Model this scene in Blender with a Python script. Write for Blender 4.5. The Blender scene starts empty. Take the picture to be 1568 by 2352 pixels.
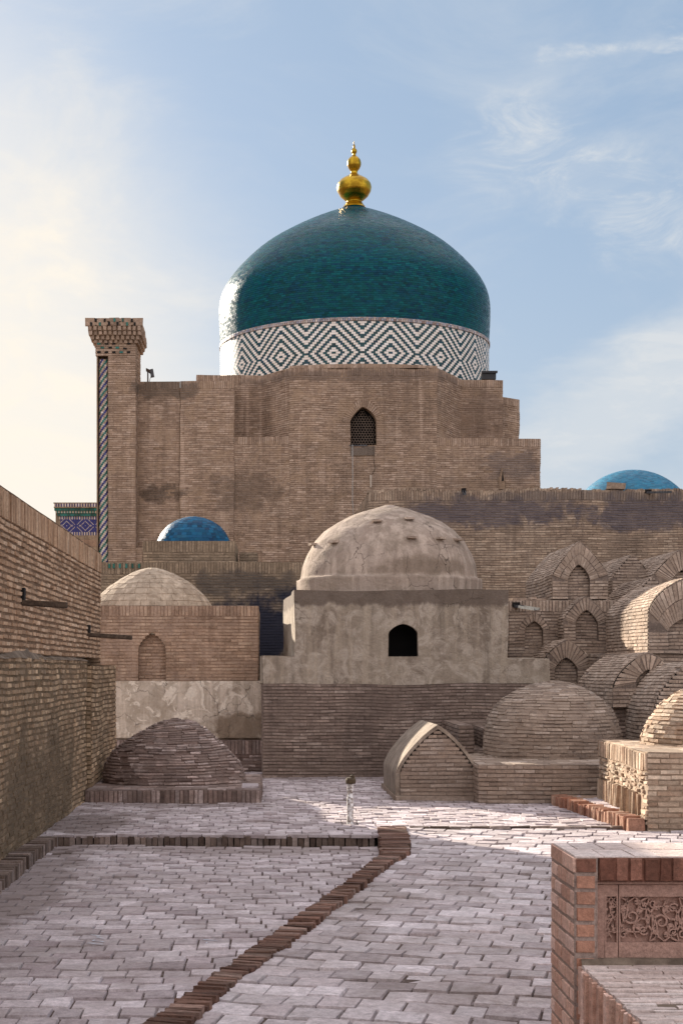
import bpy, math, random
import numpy as np
from mathutils import Vector

# ------------------------------------------------------------------ camera, sky, sun, exposure
F, VX, VY, EH = 3600.0, 620.0, 1535.0, 2.0      # focal length in photo units, vanishing point, eye height
scene = bpy.context.scene
cam_d = bpy.data.cameras.new('camera'); cam = bpy.data.objects.new('camera', cam_d)
scene.collection.objects.link(cam); scene.camera = cam
cam.location = (0, 0, EH); cam.rotation_euler = (math.radians(90), 0, 0)
cam_d.sensor_fit = 'VERTICAL'; cam_d.sensor_height = 36.0; cam_d.lens = 36.0 * F / 2352.0
cam_d.shift_x = (784 - VX) / 2352.0; cam_d.shift_y = (VY - 1176) / 2352.0
cam_d.clip_start = 0.1; cam_d.clip_end = 3000

SUN_AZ, SUN_EL = math.radians(32), math.radians(17.5)     # to the left of the view axis, behind the scene
SUN = Vector((-math.sin(SUN_AZ) * math.cos(SUN_EL), math.cos(SUN_AZ) * math.cos(SUN_EL), math.sin(SUN_EL)))
sd = bpy.data.lights.new('sun', 'SUN'); sd.energy = 4.6; sd.angle = math.radians(0.6); sd.color = (1.0, 0.90, 0.76)
so = bpy.data.objects.new('sun', sd); scene.collection.objects.link(so)
so.rotation_euler = SUN.to_track_quat('Z', 'Y').to_euler()
scene.view_settings.view_transform = 'Standard'; scene.view_settings.look = 'None'
scene.view_settings.exposure = 1.35; scene.view_settings.gamma = 1.0
scene.view_settings.use_curve_mapping = False

def N_(nt, t, **kw):
    n = nt.nodes.new(t)
    for k, v in kw.items():
        setattr(n, k, v)
    return n
def L_(nt, a, b): nt.links.new(a, b)
def math_(nt, op, a, b=None, c=None, clamp=False):
    n = N_(nt, 'ShaderNodeMath', operation=op); n.use_clamp = clamp
    for i, v in enumerate((a, b, c)):
        if v is None: continue
        if isinstance(v, (int, float)): n.inputs[i].default_value = v
        else: L_(nt, v, n.inputs[i])
    return n.outputs[0]
def vmath(nt, op, a, b=None):
    n = N_(nt, 'ShaderNodeVectorMath', operation=op)
    for i, v in enumerate((a, b)):
        if v is None: continue
        if isinstance(v, (tuple, list, Vector)): n.inputs[i].default_value = tuple(v)
        else: L_(nt, v, n.inputs[i])
    return n
def maprange(nt, v, a, b, c=0.0, d=1.0, smooth=True):
    n = N_(nt, 'ShaderNodeMapRange'); n.interpolation_type = 'SMOOTHSTEP' if smooth else 'LINEAR'
    L_(nt, v, n.inputs['Value'])
    for k, x in zip(('From Min', 'From Max', 'To Min', 'To Max'), (a, b, c, d)): n.inputs[k].default_value = x
    return n.outputs['Result']
def mix(nt, fac, a, b, mode='MIX'):
    n = N_(nt, 'ShaderNodeMix', data_type='RGBA', blend_type=mode)
    for i, v in ((0, fac), (6, a), (7, b)):
        if isinstance(v, (int, float)): n.inputs[i].default_value = v
        elif isinstance(v, (tuple, list)): n.inputs[i].default_value = tuple(v) + ((1,) if len(v) == 3 else ())
        else: L_(nt, v, n.inputs[i])
    return n.outputs[2]
def noise(nt, vec, scale, detail=4, rough=0.55, dist=0.0, mp=None):
    if mp:
        m = N_(nt, 'ShaderNodeMapping'); L_(nt, vec, m.inputs[0]); m.inputs['Scale'].default_value = mp[0]
        if len(mp) > 1: m.inputs['Rotation'].default_value = mp[1]
        if len(mp) > 2: m.inputs['Location'].default_value = mp[2]
        vec = m.outputs[0]
    n = N_(nt, 'ShaderNodeTexNoise'); L_(nt, vec, n.inputs['Vector'])
    n.inputs['Scale'].default_value = scale; n.inputs['Detail'].default_value = detail
    n.inputs['Roughness'].default_value = rough; n.inputs['Distortion'].default_value = dist
    return n.outputs['Fac']

world = bpy.data.worlds.new('World'); scene.world = world; world.use_nodes = True
nt = world.node_tree; nt.nodes.clear()
sky = N_(nt, 'ShaderNodeTexSky', sky_type='NISHITA'); sky.sun_disc = False
sky.sun_elevation = SUN_EL; sky.sun_rotation = -SUN_AZ; sky.air_density = 1.0; sky.dust_density = 2.0; sky.ozone_density = 1.6
tc = N_(nt, 'ShaderNodeTexCoord'); D = vmath(nt, 'NORMALIZE', tc.outputs['Generated']).outputs[0]
def pdir(px, py): return Vector(((px - VX) / F, 1.0, (VY - py) / F)).normalized()
def band(p, q, w0, w1, scale, seed):                     # a cirrus streak along the great circle through two directions
    nrm = pdir(*p).cross(pdir(*q)).normalized()
    d = vmath(nt, 'DOT_PRODUCT', D, nrm).outputs['Value']
    nz = noise(nt, D, scale, 5, 0.6, 0.4, ((1, 1, 1.6), (0.3, 0.5, 0.2), (seed, 0, 0)))
    d = math_(nt, 'ADD', d, math_(nt, 'MULTIPLY', math_(nt, 'SUBTRACT', nz, 0.5), 0.10))
    d = math_(nt, 'ABSOLUTE', d)
    return maprange(nt, d, w0, w1, 1.0, 0.0)
b1 = band((1200, 1040), (1568, 830), 0.010, 0.050, 9, 1.0)
b1 = math_(nt, 'MULTIPLY', b1, maprange(nt, vmath(nt, 'DOT_PRODUCT', D, pdir(1640, 860)).outputs['Value'], 0.985, 0.998))
b2 = band((1280, 160), (1568, 90), 0.0, 0.012, 12, 4.0)
b2 = math_(nt, 'MULTIPLY', b2, maprange(nt, vmath(nt, 'DOT_PRODUCT', D, pdir(1480, 110)).outputs['Value'], 0.9965, 0.9995))
b3 = band((1080, 320), (1568, 500), 0.002, 0.045, 10, 7.0)
b3 = math_(nt, 'MULTIPLY', b3, maprange(nt, vmath(nt, 'DOT_PRODUCT', D, pdir(1380, 400)).outputs['Value'], 0.994, 0.9993))
wisp = maprange(nt, noise(nt, D, 5.5, 8, 0.62, 0.6, ((1.0, 1.0, 2.4), (0.0, 0.45, 0.35), (3.1, 1.2, 0))), 0.42, 0.78)
wisp2 = maprange(nt, noise(nt, D, 17, 8, 0.65, 0.8, ((1.0, 1.0, 2.6), (0.0, 0.5, 0.2), (0.3, 5.2, 0))), 0.40, 0.8)
dsun = vmath(nt, 'DOT_PRODUCT', D, SUN).outputs['Value']
dlow = vmath(nt, 'DOT_PRODUCT', D, pdir(-500, 960)).outputs['Value']     # bright haze bank low on the left
veil = maprange(nt, dlow, 0.945, 0.996)
low = maprange(nt, vmath(nt, 'DOT_PRODUCT', D, (0, 0, 1)).outputs['Value'], 0.0, 0.34, 1.0, 0.0)
cl = math_(nt, 'ADD', math_(nt, 'MULTIPLY', b1, math_(nt, 'MULTIPLY_ADD', wisp2, .5, .62)), math_(nt, 'MULTIPLY', math_(nt, 'ADD', math_(nt, 'MULTIPLY', b2, .9), b3), math_(nt, 'MULTIPLY_ADD', wisp2, 1.1, 0.12)))
cl = math_(nt, 'ADD', cl, math_(nt, 'MULTIPLY', wisp, 0.42))
cl = math_(nt, 'ADD', cl, math_(nt, 'MULTIPLY', veil, math_(nt, 'MULTIPLY_ADD', wisp2, 0.22, 0.72)))
cl = math_(nt, 'ADD', cl, math_(nt, 'MULTIPLY', low, 0.34), clamp=True)
skyc = mix(nt, 1.0, sky.outputs[0], (0.036, 0.038, 0.045), 'MULTIPLY')
cloud_col = mix(nt, maprange(nt, dlow, 0.93, 0.985), (0.275, 0.29, 0.305), (0.40, 0.37, 0.325))
skyc = mix(nt, 0.65, skyc, (0.156, 0.215, 0.282))
skyc = mix(nt, cl, skyc, cloud_col)
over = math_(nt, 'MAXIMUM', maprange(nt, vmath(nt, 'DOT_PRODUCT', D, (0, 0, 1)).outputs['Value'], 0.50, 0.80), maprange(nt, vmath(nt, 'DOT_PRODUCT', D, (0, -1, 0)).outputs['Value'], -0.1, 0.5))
over = math_(nt, 'MULTIPLY', over, maprange(nt, noise(nt, D, 2.2, 6), 0.25, 0.6, 0.6, 1.0))      # unseen bright cloud added overhead and behind the camera to lift shaded surfaces
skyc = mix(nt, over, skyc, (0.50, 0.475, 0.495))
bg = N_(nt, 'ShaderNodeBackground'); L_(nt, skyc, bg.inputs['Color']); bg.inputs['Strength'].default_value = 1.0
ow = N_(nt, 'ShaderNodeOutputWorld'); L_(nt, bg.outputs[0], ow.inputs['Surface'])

# ------------------------------------------------------------------ helpers
rng = np.random.default_rng(7); random.seed(7)
def X(px, Y): return (px - VX) / F * Y
def Z(py, Y): return EH - (py - VY) / F * Y
def YG(py, z): return (EH - z) * F / (py - VY)
V3 = lambda *a: np.array(a, float)

def hash3(i, j, k, s):
    h = np.sin(i * 127.1 + j * 311.7 + k * 74.7 + s * 53.3) * 43758.5453
    return h - np.floor(h)
def vnoise(p, scale, seed=0):
    q = np.asarray(p) * scale; i = np.floor(q); f = q - i; f = f * f * (3 - 2 * f); r = 0
    for dx in (0, 1):
        for dy in (0, 1):
            for dz in (0, 1):
                w = (f[:, 0] if dx else 1 - f[:, 0]) * (f[:, 1] if dy else 1 - f[:, 1]) * (f[:, 2] if dz else 1 - f[:, 2])
                r = r + w * hash3(i[:, 0] + dx, i[:, 1] + dy, i[:, 2] + dz, seed)
    return r - 0.5
def warp(p, a):
    if a == 0 or len(p) == 0: return p
    d = np.stack([vnoise(p, 0.9, 1) + .5 * vnoise(p, 2.3, 4), vnoise(p, 0.9, 2) + .5 * vnoise(p, 2.3, 5), vnoise(p, 0.9, 3) + .5 * vnoise(p, 2.3, 6)], 1)
    return p + d * a

class MB:
    def __init__(s): s.v = []; s.f = []; s.m = []; s.t = []; s.n = 0; s.sm = []
    def add(s, v, f, mat=0, tint=None, smooth=False):
        v = np.asarray(v, float).reshape(-1, 3)
        if not len(v): return
        if isinstance(f, np.ndarray): f = (f + s.n).tolist()
        else: f = [[i + s.n for i in q] for q in f]
        s.v.append(v); s.f += f; s.m += [mat] * len(f); s.sm += [smooth] * len(f)
        if tint is None: tint = (0.5, 0.5, 0.5, 1)
        t = np.asarray(tint, float); t = np.tile(t, (len(v), 1)) if t.ndim == 1 else t
        s.t.append(t); s.n += len(v)
    def build(s, name, mats, parent=None, w=0.0, label=None):
        v = warp(np.concatenate(s.v), w) if s.v else np.zeros((0, 3))
        if parent is not None:
            v = v - np.array(parent['_w'][:])
        me = bpy.data.meshes.new(name); me.from_pydata(v.tolist(), [], s.f)
        for m in mats: me.materials.append(m)
        me.polygons.foreach_set('material_index', s.m); me.polygons.foreach_set('use_smooth', s.sm)
        a = me.color_attributes.new('tint', 'FLOAT_COLOR', 'POINT'); a.data.foreach_set('color', np.concatenate(s.t).ravel())
        me.update(); o = bpy.data.objects.new(name, me); scene.collection.objects.link(o)
        if parent is not None: o.parent = parent; o['_w'] = parent['_w'][:]
        else: o['_w'] = (0., 0., 0.)
        if label: o['label'] = label
        return o
def thing(name, label, cat, loc, group=None):
    o = bpy.data.objects.new(name, None); scene.collection.objects.link(o); o.location = loc; o.empty_display_size = .2
    o['label'] = label; o['category'] = cat; o['_w'] = tuple(float(x) for x in loc)
    if group: o['group'] = group
    return o
def tag(o, label, cat, group=None):
    o['label'] = label; o['category'] = cat
    if group: o['group'] = group
    return o
def structure(o): o['kind'] = 'structure'; return o

class Plane:
    def __init__(s, O, U, V=(0, 0, 1)):
        s.O = V3(*O); s.U = V3(*U); s.U /= np.linalg.norm(s.U); s.V = V3(*V); s.V /= np.linalg.norm(s.V); s.N = np.cross(s.U, s.V)
    def __call__(s, u, v, n):
        u, v, n = np.broadcast_arrays(np.asarray(u, float), np.asarray(v, float), np.asarray(n, float))
        return s.O + u[..., None] * s.U + v[..., None] * s.V + n[..., None] * s.N
class Rev:                                                # surface of revolution (optionally squashed / leaning)
    def __init__(s, prof, c, ys=1.0, xs=1.0, shift=None, lump=0.0, seed=0):
        p = np.array(prof, float); s.p = p; d = np.hypot(*np.diff(p, axis=0).T); s.s = np.concatenate([[0], np.cumsum(d)])
        t = np.gradient(p, s.s, axis=0); t /= np.linalg.norm(t, axis=1)[:, None] + 1e-9; s.nr = np.stack([t[:, 1], -t[:, 0]], 1)
        s.c = c; s.ys = ys; s.xs = xs; s.shift = shift; s.L = s.s[-1]; s.lump = lump; s.seed = seed
    def r(s, v): return max(0.02, float(np.interp(v, s.s, s.p[:, 0])))
    def __call__(s, u, v, n):
        u, v, n = np.broadcast_arrays(np.asarray(u, float), np.asarray(v, float), np.asarray(n, float))
        r = np.interp(v, s.s, s.p[:, 0]); z = np.interp(v, s.s, s.p[:, 1])
        nr = np.interp(v, s.s, s.nr[:, 0]); nz = np.interp(v, s.s, s.nr[:, 1])
        sh = np.interp(v, s.s, s.shift) if s.shift is not None else 0
        R = r + n * nr
        x = s.c[0] + sh + R * np.sin(u) * s.xs; y = s.c[1] - R * np.cos(u) * s.ys
        P = np.stack([x, y, z + n * nz], -1)
        if s.lump:
            q = P.reshape(-1, 3); k = (vnoise(q, 1.7, s.seed) + .5 * vnoise(q, 4.0, s.seed + 1)) * s.lump
            k = k.reshape(P.shape[:-1]); P[..., 0] += k * np.sin(u); P[..., 1] -= k * np.cos(u); P[..., 2] += k * .5 * np.clip(nz, 0, 1)
        return P
class Lerp:                                               # between two matching poly-paths (x,z) at depth plane
    def __init__(s, A, B, O, U=(1, 0, 0)):
        s.A = np.array(A, float); s.B = np.array(B, float); s.k = np.linspace(0, 1, len(A)); s.pl = Plane(O, U)
    def __call__(s, u, v, n):
        u, v, n = np.broadcast_arrays(np.asarray(u, float), np.asarray(v, float), np.asarray(n, float))
        a = [np.interp(u, s.k, s.A[:, i]) * (1 - v) + np.interp(u, s.k, s.B[:, i]) * v for i in (0, 1)]
        return s.pl(a[0], a[1], n)
class Extr:                                               # profile (x,z) swept in depth y0->y1 (u = metres from front, v = arclength)
    def __init__(s, prof, x, y0, y1, dx=0.0, dz=0.0, sag=0.0):
        s.p = np.array(prof, float); d = np.hypot(*np.diff(s.p, axis=0).T); s.s = np.concatenate([[0], np.cumsum(d)]); s.L = s.s[-1]
        t = np.gradient(s.p, s.s, axis=0); t /= np.linalg.norm(t, axis=1)[:, None] + 1e-9; s.n = np.stack([-t[:, 1], t[:, 0]], 1)
        s.x = x; s.y0 = y0; s.y1 = y1; s.dx = dx; s.dz = dz; s.sag = sag
    def __call__(s, u, v, n):
        u, v, n = np.broadcast_arrays(np.asarray(u, float), np.asarray(v, float), np.asarray(n, float))
        k = u / (s.y1 - s.y0)
        px = np.interp(v, s.s, s.p[:, 0]); pz = np.interp(v, s.s, s.p[:, 1]); nx = np.interp(v, s.s, s.n[:, 0]); nz = np.interp(v, s.s, s.n[:, 1])
        return np.stack([s.x + s.dx * k + px + n * nx, s.y0 + u, pz + s.dz * k + n * nz], -1)

def sheet(mb, M, u0, u1, v0, v1, nu, nv, n=0.0, mat=0, tint=None, smooth=False, flip=False):
    uu, vv = np.meshgrid(np.linspace(u0, u1, nu + 1), np.linspace(v0, v1, nv + 1)); P = M(uu, vv, n).reshape(-1, 3)
    i, j = np.meshgrid(np.arange(nu), np.arange(nv)); a = (j * (nu + 1) + i).ravel()
    f = np.stack([a, a + 1, a + nu + 2, a + nu + 1], 1)
    if flip: f = f[:, ::-1]
    mb.add(P, f, mat, tint, smooth)
def lay(mb, M, v0, v1, pitch, blen, segs=None, d=.012, gap=.012, ulen=None, mat=0, drop=0.0, jit=1.0, bond=True, urange=None, tint=None, inset=.004, ug=None):
    ug = ug if ug is not None else (.35 if bond else 1.0)
    rows = max(1, int(round((v1 - v0) / pitch))); p = (v1 - v0) / rows; UA, UB, VA, VB, SU = [], [], [], [], []
    for r in range(rows):
        va = v0 + r * p; vm = va + p / 2; su = ulen(vm) if ulen else 1.0
        for a, b in (segs(vm) if segs else [urange]):
            Lm = (b - a) * su
            if Lm < 0.03: continue
            n = max(1, int(round(Lm / blen))); e = np.arange(-1, n + 2) + (0.5 if (r % 2 and bond) else 0.0)
            e = e + rng.uniform(-.10, .10, len(e)) * jit
            e = np.unique(np.clip(e, 0, n)); 
            if len(e) > 2 and e[1] - e[0] < .2: e = np.delete(e, 1)
            if len(e) > 2 and e[-1] - e[-2] < .2: e = np.delete(e, -2)
            if e[0] != 0: e = np.concatenate([[0], e])
            e = a + (b - a) * e / n; k = len(e) - 1
            if drop:
                keep = rng.random(k) > drop
            else: keep = np.ones(k, bool)
            UA.append(e[:-1][keep]); UB.append(e[1:][keep]); k = int(keep.sum())
            VA.append(np.full(k, va)); VB.append(np.full(k, va + p)); SU.append(np.full(k, su))
    if not UA: return
    ua, ub, va, vb, su = map(np.concatenate, (UA, UB, VA, VB, SU)); n = len(ua)
    if n == 0: return
    g = gap / 2; gj = lambda: g * (1 + jit * rng.uniform(-.45, .6, n))
    ua = ua + gj() * ug / su; ub = ub - gj() * ug / su; va2 = va + gj(); vb2 = vb - gj()
    if gap > 1e-4:
        va, vb = va2, vb2
    dd = d * (1 + jit * rng.uniform(-.55, .45, n)); j = lambda s=.0035: rng.uniform(-s, s, n) * jit
    dj = lambda: dd + d * .25 * jit * rng.uniform(-1, 1, n)
    ins = inset
    fr = [M(ua + (ins * min(1, ug + .2) + j()) / su, va + ins + j(), dj()), M(ub - (ins * min(1, ug + .2) + j()) / su, va + ins + j(), dj()),
          M(ub - (ins * min(1, ug + .2) + j()) / su, vb - ins + j(), dj()), M(ua + (ins * min(1, ug + .2) + j()) / su, vb - ins + j(), dj())]
    bk = [M(ua, va, -.01), M(ub, va, -.01), M(ub, vb, -.01), M(ua, vb, -.01)]
    P = np.stack(fr + bk, 1).reshape(-1, 3); o = (np.arange(n) * 8)[:, None, None]
    q = np.array([[0, 1, 2, 3], [4, 5, 1, 0], [5, 6, 2, 1], [6, 7, 3, 2], [7, 4, 0, 3]])
    f = (o + q[None]).reshape(-1, 4)
    t = rng.random((n, 4)); t[:, 3] = 1
    if tint is not None: t[:, :3] = tint(n) if callable(tint) else tint
    mb.add(P, f, mat, np.repeat(t, 8, 0))
def boxes(mb, C, A, B, Cc, mat=0, jit=.004, tint=None):
    """oriented boxes: centre C (n,3), half-vectors A,B,Cc (n,3)"""
    C, A, B, Cc = (np.atleast_2d(np.asarray(x, float)) for x in (C, A, B, Cc)); n = max(len(C), len(A), len(B), len(Cc))
    C, A, B, Cc = (np.broadcast_to(x, (n, 3)) for x in (C, A, B, Cc))
    P = np.stack([C + sa * A + sb * B + sc * Cc for sc in (-1, 1) for sb in (-1, 1) for sa in (-1, 1)], 1)
    P = P + rng.uniform(-jit, jit, P.shape); o = (np.arange(n) * 8)[:, None, None]
    q = np.array([[0, 2, 3, 1], [4, 5, 7, 6], [0, 1, 5, 4], [2, 6, 7, 3], [0, 4, 6, 2], [1, 3, 7, 5]])
    t = rng.random((n, 4)); t[:, 3] = 1
    if tint is not None: t[:, :3] = tint
    mb.add(P.reshape(-1, 3), (o + q[None]).reshape(-1, 4), mat, np.repeat(t, 8, 0))
def box(mb, x0, x1, y0, y1, z0, z1, mat=0, jit=0.0):
    boxes(mb, [((x0 + x1) / 2, (y0 + y1) / 2, (z0 + z1) / 2)], [((x1 - x0) / 2, 0, 0)], [(0, (y1 - y0) / 2, 0)], [(0, 0, (z1 - z0) / 2)], mat, jit)
def rev(mb, prof, c, nu=32, mat=0, smooth=True, tint=None, ys=1.0, lump=0, seed=0):
    R = Rev(prof, c, ys, lump=lump, seed=seed); vs = R.s; uu, vv = np.meshgrid(np.linspace(0, 2 * np.pi, nu + 1), vs); P = R(uu, vv, 0).reshape(-1, 3)
    i, j = np.meshgrid(np.arange(nu), np.arange(len(vs) - 1)); a = (j * (nu + 1) + i).ravel()
    mb.add(P, np.stack([a, a + 1, a + nu + 2, a + nu + 1], 1), mat, tint, smooth)
def tube(mb, pts, r, k=8, mat=0, tint=None):
    pts = [V3(*p) for p in pts]; rings = []
    for i, p in enumerate(pts):
        t = pts[min(i + 1, len(pts) - 1)] - pts[max(i - 1, 0)]; t /= np.linalg.norm(t) + 1e-9
        a = np.cross(t, (0, 0, 1)) if abs(t[2]) < .9 else np.cross(t, (1, 0, 0)); a /= np.linalg.norm(a); b = np.cross(t, a)
        rr = r[i] if isinstance(r, (list, tuple)) else r
        rings += [p + rr * (math.cos(x) * a + math.sin(x) * b) for x in np.linspace(0, 2 * np.pi, k, endpoint=False)]
    f = [[i * k + j, i * k + (j + 1) % k, (i + 1) * k + (j + 1) % k, (i + 1) * k + j] for i in range(len(pts) - 1) for j in range(k)]
    f += [list(range(k))[::-1], [(len(pts) - 1) * k + j for j in range(k)]]
    mb.add(rings, f, mat, tint, True)
def af(t, a=1.25, b=.62): return (1 - np.clip(np.abs(t), 0, 1) ** a) ** b
def arcpts(hw, spring, apex, a=1.25, b=.62, n=32, base=None):
    ph = np.linspace(np.pi, 0, n + 1); x = hw * np.cos(ph); z = spring + (apex - spring) * af(np.cos(ph), a, b)
    p = np.stack([x, z], 1)
    if base is not None: p = np.concatenate([[[-hw, base]], p, [[hw, base]]])
    return p
def arc_half(z, hw, spring, apex, a=1.25, b=.62):         # half width of the arch at height z
    if z <= spring: return hw
    if z >= apex: return 0.0
    return hw * (1 - ((z - spring) / (apex - spring)) ** (1 / b)) ** (1 / a)
def sub(iv, a, b):
    out = []
    for p, q in iv:
        if b <= p or a >= q: out.append((p, q)); continue
        if a > p: out.append((p, a))
        if b < q: out.append((b, q))
    return out

def backing(mb, M, u0, u1, v0, vtop, niches, mat=1, step=.35, n=0.0):
    """sheet with arched holes; vtop(u) is the upper outline"""
    us = set(np.linspace(u0, u1, max(2, int((u1 - u0) / step) + 1)).tolist())
    for c in niches:
        us |= set((c['c'] + np.cos(np.linspace(np.pi, 0, 21)) * c['hw']).tolist())
    us = sorted(u for u in us if u0 - 1e-6 <= u <= u1 + 1e-6)
    for a, b in zip(us[:-1], us[1:]):
        if b - a < 1e-5: continue
        m = (a + b) / 2; spans = [((v0, v0), (vtop(a), vtop(b)))]
        for c in niches:
            if abs(m - c['c']) < c['hw']:
                pr = [c['spring'] + (c['apex'] - c['spring']) * float(af((x - c['c']) / c['hw'], c.get('a', 1.25), c.get('b', .62))) for x in (a, b)]
                new = []
                for lo, hi in spans:
                    if lo[0] < c['z0']: new.append((lo, (c['z0'], c['z0'])))
                    new.append(((pr[0], pr[1]), hi))
                spans = new
        for lo, hi in spans:
            h = max(hi[0] - lo[0], hi[1] - lo[1])
            if h < 1e-4: continue
            k = max(1, int(h / step)); va = np.linspace(lo[0], max(hi[0], lo[0]), k + 1); vb = np.linspace(lo[1], max(hi[1], lo[1]), k + 1)
            P = np.concatenate([M(np.full(k + 1, a), va, n), M(np.full(k + 1, b), vb, n)]); i = np.arange(k)
            mb.add(P, np.stack([i, i + k + 1, i + k + 2, i + 1], 1), mat)
def reveal(mb, M, c, depth, mat=1, n0=0.008):
    p = arcpts(c['hw'], c['spring'], c['apex'], c.get('a', 1.25), c.get('b', .62), 28, c['z0'])
    k = len(p); P = np.concatenate([M(p[:, 0] + c['c'], p[:, 1], n0), M(p[:, 0] + c['c'], p[:, 1], -depth)]); i = np.arange(k - 1)
    mb.add(P, np.stack([i, i + 1, i + k + 1, i + k], 1), mat)
    P = M(np.array([c['c'] - c['hw'], c['c'] + c['hw'], c['c'] + c['hw'], c['c'] - c['hw']]), c['z0'], np.array([n0, n0, -depth, -depth]))
    mb.add(P, [[0, 1, 2, 3]], mat)
def infill(mb, M, c, depth, pitch, blen, d=.01, gap=.012):
    a, b = c.get('a', 1.25), c.get('b', .62)
    backing(mb, lambda u, v, n: M(u, v, n - depth), c['c'] - c['hw'], c['c'] + c['hw'], c['z0'],
            lambda u: c['spring'] + (c['apex'] - c['spring']) * float(af((u - c['c']) / c['hw'], a, b)), [], step=.15)
    def segs(v):
        h = arc_half(v, c['hw'], c['spring'], c['apex'], a, b); return [(c['c'] - h, c['c'] + h)]
    lay(mb, lambda u, v, n: M(u, v, n - depth), c['z0'], c['apex'] - .03, pitch, blen, segs, d, gap)

def brick_wall(mb, M, w, z0, z1, pitch=.065, blen=.25, d=.012, gap=.012, niches=(), band=0.0, ring=0.0, lay0=None, drop=0.0, jit=1.0, top=None, bandlen=.066, ug=None):
    """one plane of brickwork, u 0..w, v z0..z1, soldier band on top, arched niches with voussoir rings"""
    vt = top if top else (lambda u: z1)
    backing(mb, M, 0, w, z0, vt, niches)
    def segs(v):
        iv = [(0, w)]
        for c in niches:
            if v < c['z0']: continue
            a, b = c.get('a', 1.25), c.get('b', .62)
            h = arc_half(v, c['hw'], c['spring'], c['apex'], a, b)
            if ring and v > c['spring']: h = arc_half(v, c['hw'] + ring, c['spring'], c['apex'] + ring * 1.25, a, b)
            if h > 0: iv = sub(iv, c['c'] - h, c['c'] + h)
        if top:
            us = np.linspace(0, w, 120); ok = np.array([top(x) > v + pitch * .4 for x in us]); out = []
            if not ok.any(): return []
            st = None
            for x, k in zip(us, ok):
                if k and st is None: st = x
                if not k and st is not None: out.append((st, x)); st = None
            if st is not None: out.append((st, w))
            iv = [(max(p, r), min(q, s)) for p, q in iv for r, s in out if min(q, s) > max(p, r)]
        return iv
    lay(mb, M, lay0 if lay0 is not None else z0, z1 - band, pitch, blen, segs, d, gap, drop=drop, jit=jit, ug=ug)
    if band: lay(mb, M, z1 - band, z1 + .004, band, bandlen, lambda v: [(0, w)], d * 1.2, gap * .8, bond=False, jit=jit)
    if ring:
        for c in niches:
            a, b = c.get('a', 1.25), c.get('b', .62)
            A = arcpts(c['hw'], c['spring'], c['apex'], a, b, 40); B = arcpts(c['hw'] + ring, c['spring'], c['apex'] + ring * 1.25, a, b, 40)
            A[:, 0] += c['c']; B[:, 0] += c['c']
            fan(mb, M, A, B, .06, 1, d * 1.3, gap)
def fan(mb, M, A, B, bw, courses, d, gap):
    k = np.linspace(0, 1, len(A)); mid = (A + B) / 2; L = float(np.hypot(*np.diff(mid, axis=0).T).sum()); H = float(np.hypot(*(B - A).T).mean())
    def MM(u, v, n):
        u, v, n = np.broadcast_arrays(np.asarray(u, float), np.asarray(v, float), np.asarray(n, float))
        uu = u / L; vv = v / H
        a = [np.interp(uu, k, A[:, i]) * (1 - vv) + np.interp(uu, k, B[:, i]) * vv for i in (0, 1)]
        return M(a[0], a[1], n)
    lay(mb, MM, 0, H, H / courses, bw, lambda v: [(0, L)], d, gap, bond=courses > 1)
def prism(mb, pts, z0, z1, pitch=.065, blen=.25, d=.012, gap=.012, band=0.0, closed=True, top=True, niches={}, ring=0.0, lay0=None, skip=(), drop=0.0, topbricks=True, jit=1.0, zf=None):
    n = len(pts)
    for i in range(n if closed else n - 1):
        if i in skip: continue
        a, b = pts[i], pts[(i + 1) % n]; w = math.hypot(b[0] - a[0], b[1] - a[1])
        M = Plane((a[0], a[1], 0), (b[0] - a[0], b[1] - a[1], 0))
        if i in niches:
            for c in niches[i]: reveal(mb, M, c, c['depth'])
        brick_wall(mb, M, w, z0, z1, pitch, blen, d, gap, niches.get(i, ()), band, ring, lay0, drop, jit)
    if top:
        P = [(x, y, z1) for x, y in pts]; mb.add(P, [list(range(n))], 1)
        if topbricks:
            xs = [p[0] for p in pts]; ys = [p[1] for p in pts]
            def segs(v):
                ii = []
                for k in range(n):
                    (ax, ay), (bx, by) = pts[k], pts[(k + 1) % n]
                    if (ay - v) * (by - v) < 0: ii.append(ax + (bx - ax) * (v - ay) / (by - ay))
                ii.sort(); return [(ii[k] + .005, ii[k + 1] - .005) for k in range(0, len(ii) - 1, 2)]
            M = Plane((0, 0, z1), (1, 0, 0), (0, 1, 0)); lay(mb, M, min(ys), max(ys), .25, .25, segs, .008, gap)
def rect(x0, x1, y0, y1): return [(x0, y0), (x1, y0), (x1, y1), (x0, y1)]

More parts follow.
